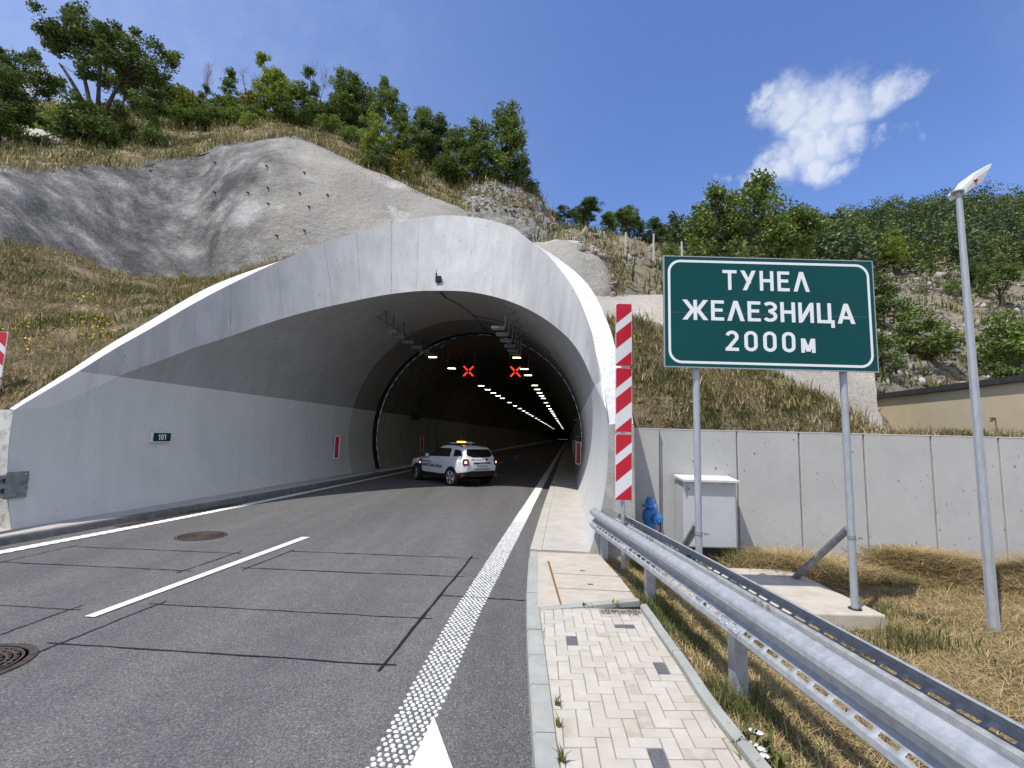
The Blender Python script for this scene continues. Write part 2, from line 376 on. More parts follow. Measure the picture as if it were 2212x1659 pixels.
# right edge line: rows of raised drops, merging to a full strip further on
def latR(s): return float(np.interp(s, [1.0, 3.05, 5.58, 20], [-.98, -1.05, -1.14, -1.15]))
rows = [[LT(latR(s)-.145, s, .011), LT(latR(s)+.145, s, .011)] for s in (11.5, 14, 20, 440)]; o.grid(rows)
s = 1.8; k = 0
while s < 13.5:
    for i in range(6):
        l0 = latR(s)-.1375+i*.052+(.026 if k % 2 else 0)-.008+random.uniform(-.004, .004)
        ss = s+random.uniform(-.006, .006); a_, b_ = random.uniform(.015, .0215), random.uniform(.014, .020)+max(0, (s-6)*.0012)
        n = 7; q = random.uniform(0, 6)
        lo = [LT(l0+a_*math.cos(q+j*6.283/n), ss+b_*math.sin(q+j*6.283/n), .002) for j in range(n)]
        hi = [LT(l0+.8*a_*math.cos(q+j*6.283/n), ss+.8*b_*math.sin(q+j*6.283/n), .0085+.0008*(i % 3)) for j in range(n)]
        o.grid([lo, hi], 0, True); o.poly(*hi)
    s += .0465; k += 1
o.build('road_marking', M['marking'], kind='structure')

# ---- manholes, drain grate
def manhole(c, r, label):
    prof = [(.0, .006), (.05, .006)]
    t = thing('manhole_cover', label, 'manhole', (c.x, c.y, 0))
    b = MB(); b.lathe((0, 0, 0), [(r*.86, .001), (r*.86, .012), (r, .012), (r, .001)], 48); b.build('frame', M['iron'], t, world=False)
    b = MB(); rows = []
    pr = [(0.001, .008)]
    for i in range(7):
        r1 = r*.83*(i+.35)/7; r2 = r*.83*(i+.75)/7; pr += [(r1, .008), (r1+.003, .014), (r2, .014), (r2+.003, .008)]
    pr.append((r*.83, .008)); b.lathe((0, 0, 0), pr, 48)
    for i in range(7):
        for k in range(6+i*5):
            q = (k+random.random()*.4)*6.283/(6+i*5); rr = r*.83*(i+.95)/7
            if rr < r*.8: b.box((rr*math.cos(q), rr*math.sin(q), .011), (.02, .03, .006+.0004*i), Matrix.Rotation(q, 3, 'Z'))
    b.build('lid', M['iron'], t, world=False)
manhole(G(435, 1158, 0), .43, 'round ribbed iron manhole cover left of the white dash line')
manhole(G(-72, 1440, 0), .43, 'round ribbed iron manhole cover cut off by the photo edge')
o = MB()
s = 8.9
while s < 12.2:
    o.box(LT(-9.02+(s-8.9)*.02, s, .008), (.30, .022, .012), Matrix.Rotation(-TH+.25, 3, 'Z')); s += .05
props(o.build('drain_grate', M['iron']), 'long rusty drain grate of slanted bars along the left kerb', 'drain grate')

# ---------------------------------------------------------------- kerbs, walkways, pavers
kin_out = [(1168, 1740), (1160.7, 1659), (1152.7, 1571), (1146, 1479), (1142, 1411), (1139.5, 1347), (1138, 1281), (1142, 1211), (1147, 1187)]
kin_in = [(1222, 1740), (1210.7, 1659), (1198.7, 1571), (1186.7, 1479), (1178, 1411), (1170, 1355), (1164.7, 1311), (1161.5, 1235), (1162, 1189)]
KZ = .14
ko = [G(x, y, KZ) for x, y in kin_out]; ki = [G(x, y, KZ) for x, y in kin_in]
def polyY(P, Y):
    return float(np.interp(Y, [p.y for p in P], [p.x for p in P]))
def koX(Y): return polyY(ko, Y)
def kiX(Y): return polyY(ki, Y)
o = MB(); Y = .6; cuts_ = [.6, 1.6, 2.6, 3.3, 3.9, 4.4, 4.95, 5.5, 6.05, 6.55, 7.1, 7.7, 8.2]
for a_, b_ in zip(cuts_[:-1], cuts_[1:]):
    g = .006; n = 3; rows = []
    dz = random.uniform(-.003, .003); dx = random.uniform(-.004, .004)
    for i in range(n+1):
        Y = a_+g+(b_-a_-2*g)*i/n; x0 = koX(max(Y, 2.6)) + (0 if Y > 2.6 else (2.6-Y)*.03)+dx; x1 = kiX(max(Y, 2.6))+(0 if Y > 2.6 else (2.6-Y)*.05)+dx
        rows.append([(x0-.012, Y, -.05), (x0-.006, Y, KZ-.02+dz), (x0+.012, Y, KZ+dz), (x1-.004, Y, KZ+dz), (x1, Y, KZ-.006+dz), (x1, Y, -.05)])
    o.grid(rows); o.poly(*rows[0]); o.poly(*rows[-1])
o.build('kerb', M['kerb'], kind='structure')
# concrete kerb and walkway running into the tunnel on the right
o = MB()
def rk(s): return float(np.interp(s, [8.25, 12, 18, 440], [-.63, -.67, -.69, -.69]))
ss = [8.28, 9.4, 11, 13, 16, 20, 24, 40, 80, 160, 440]
o.grid([[LT(rk(s)-.015, s, -.02), LT(rk(s), s, KZ-.01), LT(rk(s)+.015, s, KZ), LT(rk(s)+.20, s, KZ), LT(rk(s)+.2, s, KZ-.03)] for s in ss])
o.grid([[LT(rk(s)+.206, s, KZ-.03), LT(rk(s)+.206, s, KZ+.004), LT(.62, s, KZ+.012)] for s in ss])
o.poly(*[LT(l_, 8.28, z) for l_, z in ((-.64, -.02), (-.63, KZ-.01), (-.43, KZ), (.62, KZ+.012), (.62, -.05))])
o.build('walkway', M['concrete'], kind='structure')
# left walkway and its dark kerb
def lk(s): return float(np.interp(s, [2, 7.06, 9.2, 11.4, 15, 440], [-9.75, -9.40, -9.30, -9.20, -9.15, -9.15]))
o = MB(); ss = [2.5, 5, 7, 8, 9.2, 10.4, 11.4, 13, 15, 20, 24, 40, 80, 160, 440]
o.grid([[LT(-10.6 if s > 7.6 else -11.0, s, KZ+.02), LT(lk(s)-.07, s, KZ)] for s in ss])
o.build('walkway', M['concrete'], kind='structure')
o = MB(); o.grid([[LT(lk(s)-.07, s, KZ-.004), LT(lk(s)-.01, s, KZ-.012), LT(lk(s), s, KZ-.04), LT(lk(s)+.02, s, -.02)] for s in ss]); o.build('kerb', M['kerbdark'], kind='structure')

# slab with the chamber covers
SZ = KZ+.004
o = MB(); pts = [(1161.5, 1311), (1162, 1251), (1161.5, 1192), (1293, 1197), (1307.6, 1213), (1339, 1247), (1380, 1303)]
top = [G(x, y, SZ) for x, y in pts]; o.poly(*top); o.grid([top, [p-Vector((0, 0, .35)) for p in top]], 0, True)
o.build('sidewalk_slab', M['slabcon'], kind='structure')
t = thing('chamber_cover', 'three beige concrete cover plates in a rusty frame at the sidewalk end', 'chamber cover', tuple(G(1270, 1260, SZ)))
def plate(q, name, m, z):
    P = [G(x, y, SZ)+Vector((0, 0, z)) for x, y in q]; b = MB(); b.poly(*P); b.grid([P, [p-Vector((0, 0, z-.001)) for p in P]], 0, True); return b.build(name, m, t)
M['rust'] = mat('rusty_steel', (.16, .075, .028), (.27, .14, .055), scale=20, rough=.85)
M['plate'] = mat('beige_plate', (.43, .385, .315), (.51, .47, .40), scale=4, rough=.92, bump=.15, bscale=60, stretch=(1, 2.5, 1), speck=(.36, .34, .31), sscale=22, samt=.35)
plate([(1182.4, 1213), (1187, 1213), (1216, 1311), (1211, 1311)], 'frame', M['rust'], .006)
plate([(1313.4, 1220), (1315.5, 1220), (1377, 1299), (1374, 1299)], 'frame', M['rust'], .006)
for q in ([(1187.4, 1214.2), (1312, 1220.2), (1336.5, 1246), (1194, 1239.2)], [(1195, 1241), (1338, 1248.2), (1362.5, 1278.8), (1203, 1271)], [(1204, 1273), (1364.2, 1281.2), (1374, 1296), (1214, 1308)]):
    plate(q, 'cover_plate', M['plate'], .011)
for x, y in ((1258, 1233), (1275, 1262)):
    b = MB(); b.box(G(x, y, SZ+.0135), (.07, .03, .006)); b.build('lifting_slot', M['iron'], t)
# paver bed and herringbone pavers
ein = [(1388, 1321), (1467, 1437), (1521, 1521), (1590, 1612), (1626, 1659), (1700, 1750)]
eout = [(1401, 1309), (1433, 1352), (1478, 1412), (1561, 1511), (1617, 1583), (1690, 1680)]
EZ = .185
ei = [G(x, y, KZ) for x, y in ein]; eo = [G(x, y, EZ) for x, y in eout]
ei.append(Vector((ei[-1].x+.05, .5, KZ))); eo.append(Vector((ei[-1].x+.08, .5, EZ)))
def eiX(Y): return float(np.interp(Y, [p.y for p in ei][::-1], [p.x for p in ei][::-1]))
o = MB()
for a_, b_ in ((.5, 1.2), (1.21, 2.2), (2.21, 3.2), (3.21, 3.88), (3.886, 4.45), (4.456, 5.06), (5.066, 5.62)):
    rows = []; dx = random.uniform(-.003, .003)
    for i in range(3):
        Y = a_+(b_-a_)*i/2; x = eiX(Y)+dx; rows.append([(x, Y, 0), (x, Y, EZ-.02), (x+.018, Y, EZ), (x+.07, Y, EZ), (x+.085, Y, EZ-.02), (x+.085, Y, -.25)])
    o.grid(rows); o.poly(*rows[0]); o.poly(*rows[-1])
A, B = G(1165, 1318, KZ), G(1388, 1306, KZ); d = (B-A).normalized(); q = Vector((-d.y, d.x, 0)); A = A+d*.02
for f0, f1 in ((0, .49), (.496, .97)):
    P0, P1 = A.lerp(B, f0), A.lerp(B, f1); h0, h1 = .01+.045*f0, .01+.045*f1
    rows = [[P+Vector((0, 0, -.02)), P+Vector((0, 0, h-.012)), P+q*.012+Vector((0, 0, h)), P+q*.075+Vector((0, 0, h)), P+q*.075+Vector((0, 0, -.02))] for P, h in ((P0, h0), (P1, h1))]
    o.grid(rows); o.poly(*rows[0]); o.poly(*rows[1])
o.build('edging_stone', M['kerb'], kind='structure')
M['sand'] = mat('joint_sand', (.30, .27, .22), (.42, .38, .32), scale=60, rough=.95, bump=.4, bscale=200, speck=(.15, .14, .12), sscale=120, samt=.6)
o = MB(); ys = np.linspace(.5, 5.62, 24); o.grid([[(koX(max(Y, 2.6))+.08, Y, KZ-.016), (eiX(Y)+.02, Y, KZ-.016)] for Y in ys])
o.build('sidewalk', M['sand'], kind='structure')
pav = [mat('beige_paver', (.435, .405, .35), (.495, .465, .405), scale=7, rough=.92, bump=.2, bscale=130, bdist=.004, speck=(.45, .38, .29), sscale=28, samt=.45),
       mat('pale_paver', (.465, .435, .38), (.525, .495, .435), scale=7, rough=.92, bump=.2, bscale=130, bdist=.004, speck=(.47, .40, .31), sscale=22, samt=.4),
       mat('stained_paver', (.385, .35, .285), (.475, .44, .37), scale=9, lo=.4, hi=.6, rough=.92, bump=.2, bscale=130, bdist=.004),
       mat('charcoal_paver', (.085, .09, .10), (.13, .135, .145), scale=18, rough=.85, bump=.2, bscale=130, bdist=.004, speck=(.3, .28, .25), sscale=60, samt=.3)]
U = .1035; org = Vector((1.268, 4.117)); e1 = Vector((math.cos(R(1.8)), math.sin(R(1.8)))); e2 = Vector((math.cos(R(86.5)), math.sin(R(86.5))))
darks = [Vector((1.326, 4.224)), Vector((1.243, 5.159)), Vector((.605, 4.77)), Vector((.895, 3.06))]
o = MB(); darkset = {}
bricks = []
for i in range(-16, 10):
    for j in range(-40, 20):
        m_ = (i-j) % 4
        if m_ == 0: bricks.append((i, j+0, 2, 1))
        elif m_ == 3: bricks.append((i, j, 1, 2))
# shift phase so that the brick at the origin is an upright one: (i - j) % 4 == 3 at (0, 1)
cen = lambda bk: org + e1*((bk[0]+bk[2]/2)*U) + e2*((bk[1]-1+bk[3]/2)*U)
for q in darks:
    darkset[min(range(len(bricks)), key=lambda k: (cen(bricks[k])-q).length)] = 1
for k, (i, j, w, h) in enumerate(bricks):
    g = .003; ch = .004
    x0, x1, y0, y1 = i*U+g, (i+w)*U-g, (j-1)*U+g, (j-1+h)*U-g
    c_ = cen(bricks[k])
    if not .55 < c_.y < 5.75: continue
    lo_ = koX(max(c_.y, 2.65)); lo_ = kiX(max(c_.y, 2.65))+.004; hi_ = eiX(c_.y)-.012
    yl = 5.50-.0*c_.x
    P = [org+e1*x+e2*y for x, y in ((x0, y0), (x1, y0), (x1, y1), (x0, y1))]
    if max(p.x for p in P) < lo_+.02 or min(p.x for p in P) > hi_-.02: continue
    P = [Vector((min(max(p.x, lo_ if p.y > 2.65 else -1), hi_), min(p.y, 5.56+.02*p.x-(.13 if p.x > 1.05 else 0)))) for p in P]
    if max(p.y for p in P)-min(p.y for p in P) < .03 or max(p.x for p in P)-min(p.x for p in P) < .02: continue
    cc = sum(P, Vector((0, 0)))/4; dz = random.uniform(-.0025, .0025); tx = random.uniform(-.012, .012); ty = random.uniform(-.012, .012)
    zz = lambda p: KZ-.004+dz+(p.x-cc.x)*tx+(p.y-cc.y)*ty
    inn = [p+(cc-p).normalized()*ch*1.4 for p in P]
    mi = 3 if k in darkset else random.choices((0, 1, 2), (5, 4, 1.3))[0]
    top = [(p.x, p.y, zz(p)) for p in inn]; mid = [(p.x, p.y, zz(p)-.004) for p in P]; bot = [(p.x, p.y, KZ-.03) for p in P]
    o.grid([bot, mid, top], mi, True); o.poly(*top, mi=mi)
o.build('paving', pav, kind='structure')
# ---------------------------------------------------------------- tunnel portal
Apx = [(27, 887), (100, 880), (154, 862), (210, 836), (280, 803), (350, 778), (420, 751), (498, 726), (610, 688), (719, 660), (779, 647), (845, 635), (899, 629), (959, 628), (1019, 631), (1064, 640), (1109, 654), (1154, 675), (1199, 705), (1229, 732), (1253, 764), (1277, 815), (1289, 839), (1301, 863), (1310, 888), (1314, 911)]
Bpx = [(27, 885), (62, 866), (113, 836), (173, 800), (250, 752), (330, 707), (418, 656), (498, 614), (600, 566), (700, 525), (770, 503), (845, 483), (905, 471), (965, 465), (1030, 470), (1068, 478), (1109, 492), (1142, 518), (1178, 546), (1217, 591), (1248, 640), (1276, 711), (1287, 762), (1297, 803), (1309, 861), (1315, 911)]
S0L, S0R, KP, Z0 = 7.61, 8.2, 1.162, 2.29
def s0(lat): return S0L + (lat+10)/10.4*(S0R-S0L)
def tubehit(x, y):
    d = toL(ray(x, y)); c = toL(CAM); p = c.x-LC; q = c.z-ZC
    a_ = d.x*d.x+d.z*d.z; b_ = 2*(p*d.x+q*d.z); cc = p*p+q*q-RT*RT
    t = (-b_+math.sqrt(b_*b_-4*a_*cc))/(2*a_); return c+d*t
def planehit(x, y):
    d = toL(ray(x, y)); c = toL(CAM); lat = -4.8
    for _ in range(6):
        t = (s0(lat)+KP*(c.z-Z0)-c.y)/(d.y-KP*d.z); lat = c.x+d.x*t
    return c+d*t
A3 = [tubehit(*p) for p in Apx]; B3 = [planehit(*p) for p in Bpx]
A3[0] = Vector((LC-math.sqrt(RT**2-(2.29-ZC)**2), S0L, 2.29)); B3[0] = A3[0].copy()
A3[-1] = Vector((LC+math.sqrt(RT**2-(2.29-ZC)**2), S0R, 2.29)); B3[-1] = A3[-1].copy()
def phi(p):
    a_ = math.atan2(p.z-ZC, p.x-LC); return a_ if a_ > -math.pi/2 else a_+2*math.pi
NS = 5
Af = [Vector(p) for p in catmull(A3, NS)]; Bf = [Vector(p) for p in catmull(B3, NS)]
# snap the inner edge to the tube
for p in Af:
    d = Vector((p.x-LC, 0, p.z-ZC)); d = d.normalized()*RT; p.x = LC+d.x; p.z = ZC+d.z
Bc = Vector((LC, 0, 2.0))
Cf = []
for p in Bf:
    d = Vector((p.x-Bc.x, 0, p.z-Bc.z)).normalized(); k = min(1, max(0, (d.z-.55)/.40)); k = k*k*(3-2*k)
    Cf.append(p+Vector((d.x, 0, d.z*(1-.97*k)))*.46+Vector((0, .26+.25*k, 0)))
phiB_L, phiB_R = math.pi+math.asin((ZC-.02)/RT), -math.asin((ZC-.02)/RT)
kn = sorted([(phi(p), p.y) for p in Af])
ks = [phiB_R] + [k[0] for k in kn] + [phiB_L]; kv = [S0R] + [k[1] for k in kn] + [S0L]
phis = list(np.linspace(phiB_R, kn[0][0], 12)[:-1]) + [k[0] for k in kn] + list(np.linspace(kn[-1][0], phiB_L, 12)[1:])
def sst(f): return float(np.interp(f, ks, kv))
def TP(f, s, r=RT): return LT(LC+r*math.cos(f), s, ZC+r*math.sin(f))
S1, S2, S3 = 21.2, 23.9, 24.5
t = thing('tunnel_portal', 'flared white concrete tunnel portal with slanted arch rim around the road', 'tunnel portal', tuple(LT(LC, 8, 0)))
PORTAL = t
o = MB(); o.grid([[LT(*(a_.lerp(b_, k/6))) for k in range(7)] for a_, b_ in zip(Af, Bf)]); o.build('collar_face', M['portal'], t, smooth=True)
o = MB(); o.grid([[LT(*b_), LT(*c_)] for b_, c_ in zip(Bf, Cf)]); o.grid([[LT(*c_), LT(c_.x, c_.y+3.2, c_.z-.5)] for c_ in Cf])
# small chips and joints along the rim edge
M['rim'] = mat('white_rim_concrete', (.60, .60, .595), (.52, .52, .51), scale=3, lo=.55, hi=.75, rough=.85, bump=.2, bscale=25, speck=(.35, .33, .30), sscale=9, samt=.5)
o.build('rim', M['rim'], t, smooth=True, autos=35)
JN = []; o = MB()     # joints cut across the collar: thin dark ribs
for i in range(20, len(Af)-18, 5):
    if 1:
        a_, b_ = Af[i], Bf[i]; n = (LT(*Af[i+1])-LT(*a_)).normalized(); fn = n.cross(LT(*b_)-LT(*a_)).normalized()
        if fn.y > 0: fn = -fn
        rows = []; w = .012 if i//5 in (7, 9, 10, 12, 16) else .022 if i//5 == 11 else .005
        for k in range(13):
            c = LT(*a_.lerp(b_, k/12))+fn*.004; rows.append([c-n*w*random.uniform(.3, 1), c+n*w*random.uniform(.3, 1)])
        o.grid(rows); JN.append(o); o = MB()
M['joint'] = mat('joint_line', (.22, .22, .23), (.45, .45, .46), scale=3, rough=.9)
for o in JN: o.build('formwork_joint', M['joint'], t)
def tube_part(name, m, sa, sb, n=2, r=RT, parent=t, fl=None, nphi=None):
    o = MB(); P = phis if nphi is None else np.linspace(phiB_R, phiB_L, nphi)
    rows = []
    for f in P:
        s_a = sa(f) if callable(sa) else sa
        rows.append([TP(f, s_a+(sb-s_a)*(k/n), r) for k in range(n+1)])
    o.grid(rows); return o.build(name, m, parent, smooth=True)
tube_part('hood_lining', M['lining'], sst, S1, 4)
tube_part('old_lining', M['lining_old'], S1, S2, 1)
# end walls of the hood, left (lit, stained) and right
def endface(f0, f1, s, outer, top):
    o = MB(); n = 14; inn = [(LC+RT*math.cos(f), ZC+RT*math.sin(f)) for f in np.linspace(f0, f1, n)]
    o.grid([[LT(x, s, z), LT(outer(z), s, z), LT(outer(z), s+1.6, z)] for x, z in inn]); 
    x, z = inn[-1]; o.poly(LT(x, s, z), LT(outer(z), s, z), LT(outer(z), s+1.6, z), LT(x, s+1.6, z)); return o
M['endcon'] = mat('stained_end_concrete', (.56, .55, .50), (.66, .65, .61), scale=2, rough=.9, bump=.3, bscale=20, speck=(.10, .095, .085), sscale=6, samt=.55)
endface(phiB_L, kn[-1][0], S0L-.004, lambda z: -10.72+.05*z, 2.29).build('end_wall', M['endcon'], t)
endface(phiB_R, kn[0][0], S0R-.004, lambda z: 1.12-.01*z, 2.29).build('end_wall', M['greycon'], t)

# ---- the tunnel behind it
t2 = thing('tunnel_tube', 'long dark tunnel tube with pale painted lower walls running into the hill', 'tunnel', tuple(LT(LC, S2, 0)))
tube_part('expansion_joint', M['soot'], S2, S3, 1, RT+.22, t2)
for s in (S2, S3):
    o = MB(); o.grid([[TP(f, s), TP(f, s, RT+.22)] for f in phis]); o.build('joint_edge', M['soot'], t2)
o = MB(); P = np.linspace(phiB_R, phiB_L, 44); sg = [S3] + [S3+x for x in np.geomspace(4, 420, 24)]
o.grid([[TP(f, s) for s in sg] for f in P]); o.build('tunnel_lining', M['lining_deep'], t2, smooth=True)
for s in np.arange(36, 170, 12.):    # block joints: a slim rib every 12 m
    o = MB(); o.grid([[TP(f, s, RT-.02), TP(f, s+.12, RT-.02)] for f in P]); o.build('block_joint', M['soot'], t2)
o = MB(); o.poly(*[TP(f, S3+420) for f in P]); o.build('dark_end_cap', M['soot'], t2)  # black cap added where the longer tunnel only runs on into darkness

# ---------------------------------------------------------------- retaining wall on the right
t = thing('retaining_wall', 'pale grey concrete retaining wall of tall upright panels behind the sign', 'wall', tuple(LT(7, 9.8, -.2)))
wtop = 2.25
def WL(lat, off=0., z=0.): return LT(lat, 9.55+(lat-1.5)*.045+off, z)
o = MB(); jx = [1592, 1727, 1867, 2013, 2160]
lats = [1.1, 1.75]
def latwall(x):      # pixel column of a joint near the wall top -> position along the wall
    lo_, hi_ = 1., 18.
    for _ in range(40):
        m_ = (lo_+hi_)/2; P = WL(m_, 0, 1.9)-CAM; X = CX+F*P.dot(vr)/P.dot(vf)
        if X < x: lo_ = m_
        else: hi_ = m_
    return lo_
lats += [latwall(x) for x in jx]; dl = (lats[-1]-lats[2])/4
while lats[-1] < 15: lats.append(lats[-1]+dl)
for k, (a_, b_) in enumerate(zip(lats[:-1], lats[1:])):
    g = .015 if k > 1 else .01; off = 0 if k > 0 else -.10
    A_, B_ = a_+g, b_-g
    o.add([WL(A_, off, -.6), WL(B_, off, -.6), WL(B_, off, wtop), WL(A_, off, wtop), WL(A_, .35, -.6), WL(B_, .35, -.6), WL(B_, .35, wtop), WL(A_, .35, wtop)],
          [(0, 1, 2, 3), (0, 4, 7, 3), (1, 5, 6, 2), (4, 5, 6, 7)])
wp = o.build('wall_panel', M['wallcon'], t, bevel=.012)
o = MB(); o.add([WL(1.1, .035, -.6), WL(15.2, .035, -.6), WL(15.2, .035, wtop-.004), WL(1.1, .035, wtop-.004)], [(0, 1, 2, 3)]); o.build('joint_fill', M['greycon'], t)
o = MB()
for l0, l1, of in ((1.1, 1.745, -.104), (1.75, 15.2, -.005)):
    o.add([WL(l0, of, wtop+.003), WL(l1, of, wtop+.003), WL(l1, .36, wtop+.003), WL(l0, .36, wtop+.003), WL(l0, of, wtop+.02), WL(l1, of, wtop+.02), WL(l1, .36, wtop+.02), WL(l0, .36, wtop+.02)], [(0, 1, 5, 4), (4, 5, 6, 7), (0, 4, 7, 3), (1, 2, 6, 5)])
o.build('coping', M['rim'], t)  # paler than the panels: the sunlit wall top put into its colour
o = MB()          # blow holes and cast marks in the face
for k in range(190):
    la_ = random.uniform(2.2, 12); z = random.uniform(-.1, 2.2); w = random.uniform(.006, .016)*random.choice((1, 1, 1.6))
    c = WL(la_, -.003, z); o.poly(*[c+la*w*math.cos(q)*random.uniform(.5, 1)+Vector((0, 0, w*math.sin(q)*random.uniform(.8, 1.5))) for q in np.linspace(0, 5.2, 6)])
M['pit'] = mat('pit_hole', (.17, .17, .17), (.3, .3, .3), scale=30, rough=.95)
o.build('blow_hole', M['pit'], t)
for lat, z, r in ((latwall(1640), -.08, .11), (latwall(1990), -.02, .10)):
    b = MB(); M4 = Matrix.Rotation(R(90), 3, 'X'); b.lathe(WL(lat, -.004, z), [(r, -.004), (r*1.1, .004), (r*.9, .012)], 18, M=M4); b.build('drain_pipe', M['soot'], t)
# ---------------------------------------------------------------- terrain
def bires(ctrl, nu, nv):
    """smooth surface through a grid of control points -> denser grid"""
    rows = [catmull(r_, nu) for r_ in ctrl]; cols = list(zip(*rows)); cols = [catmull(c, nv) for c in cols]
    return [list(r_) for r_ in zip(*cols)]
def patch(name, ctrl, m, nu=6, nv=6, amp=.15, freq=.6, oct_=4, kind='structure', seed=0., keep=None, terr=None):
    g = bires(ctrl, nu, nv); n = len(g); w = len(g[0]); out = []
    for i in range(n):
        r_ = []
        for j in range(w):
            p = Vector(g[i][j]); a = Vector(g[min(i+1, n-1)][j])-Vector(g[max(i-1, 0)][j]); c = Vector(g[i][min(j+1, w-1)])-Vector(g[i][max(j-1, 0)])
            nn = a.cross(c)
            nn = nn.normalized() if nn.length > 1e-9 else Vector((0, 0, 1))
            if nn.z < 0: nn = -nn
            f = amp*noise.fractal(p*freq+Vector((seed, 0, 0)), 1., 2., oct_)
            if terr: f += terr(p)
            r_.append(p+nn*f)
        out.append(r_)
    b = MB(); b.grid(out); o = b.build(name, m, smooth=True, kind=kind)
    return o, out
def P3(rows):   # rows of (x, y, Y)
    return [[AtY(x, y, Y) for x, y, Y in r_] for r_ in rows]

def groundmat(name, a, b_, c, rock=None, scale=1.2, rockamt=(.55, .7)):
    m, t, p = newmat(name); tc = t.nodes.new('ShaderNodeTexCoord'); v = tc.outputs['Object']
    n = N(t, 'ShaderNodeTexNoise', Scale=scale, Detail=9., Roughness=.7); t.links.new(v, n.inputs['Vector'])
    o = ramp(t, n.outputs['Fac'], [(.36, a), (.48, b_), (.62, c)])
    if rock:
        n2 = N(t, 'ShaderNodeTexNoise', Scale=.35, Detail=8., Roughness=.75); t.links.new(v, n2.inputs['Vector'])
        f = ramp(t, n2.outputs['Fac'], [(rockamt[0], (0, 0, 0)), (rockamt[1], (1, 1, 1))])
        vo = N(t, 'ShaderNodeTexVoronoi', Scale=5.); t.links.new(v, vo.inputs['Vector'])
        rc = ramp(t, vo.outputs['Color'], [(.1, tuple(x*.5 for x in rock)), (.9, tuple(min(1, x*1.35) for x in rock))])
        mx = t.nodes.new('ShaderNodeMix'); mx.data_type = 'RGBA'; t.links.new(f, mx.inputs[0]); t.links.new(o, mx.inputs['A']); t.links.new(rc, mx.inputs['B']); o = mx.outputs['Result']
    t.links.new(o, p.inputs['Base Color']); p.inputs['Roughness'].default_value = .95; p.inputs['Specular IOR Level'].default_value = .1
    n3 = N(t, 'ShaderNodeTexNoise', Scale=9., Detail=8., Roughness=.75); t.links.new(v, n3.inputs['Vector'])
    bp = N(t, 'ShaderNodeBump', Strength=.9, Distance=.12); t.links.new(n3.outputs['Fac'], bp.inputs['Height']); t.links.new(bp.outputs[0], p.inputs['Normal'])
    return m
M['bank'] = groundmat('dry_bank_soil', (.10, .088, .045), (.21, .165, .10), (.34, .27, .18))
M['hill'] = groundmat('hill_turf', (.07, .075, .03), (.18, .15, .075), (.32, .27, .17), rock=(.42, .40, .36), rockamt=(.60, .72))
M['righthill'] = groundmat('stony_hill_soil', (.10, .10, .045), (.20, .175, .105), (.28, .245, .17), rock=(.25, .225, .19), rockamt=(.45, .6))
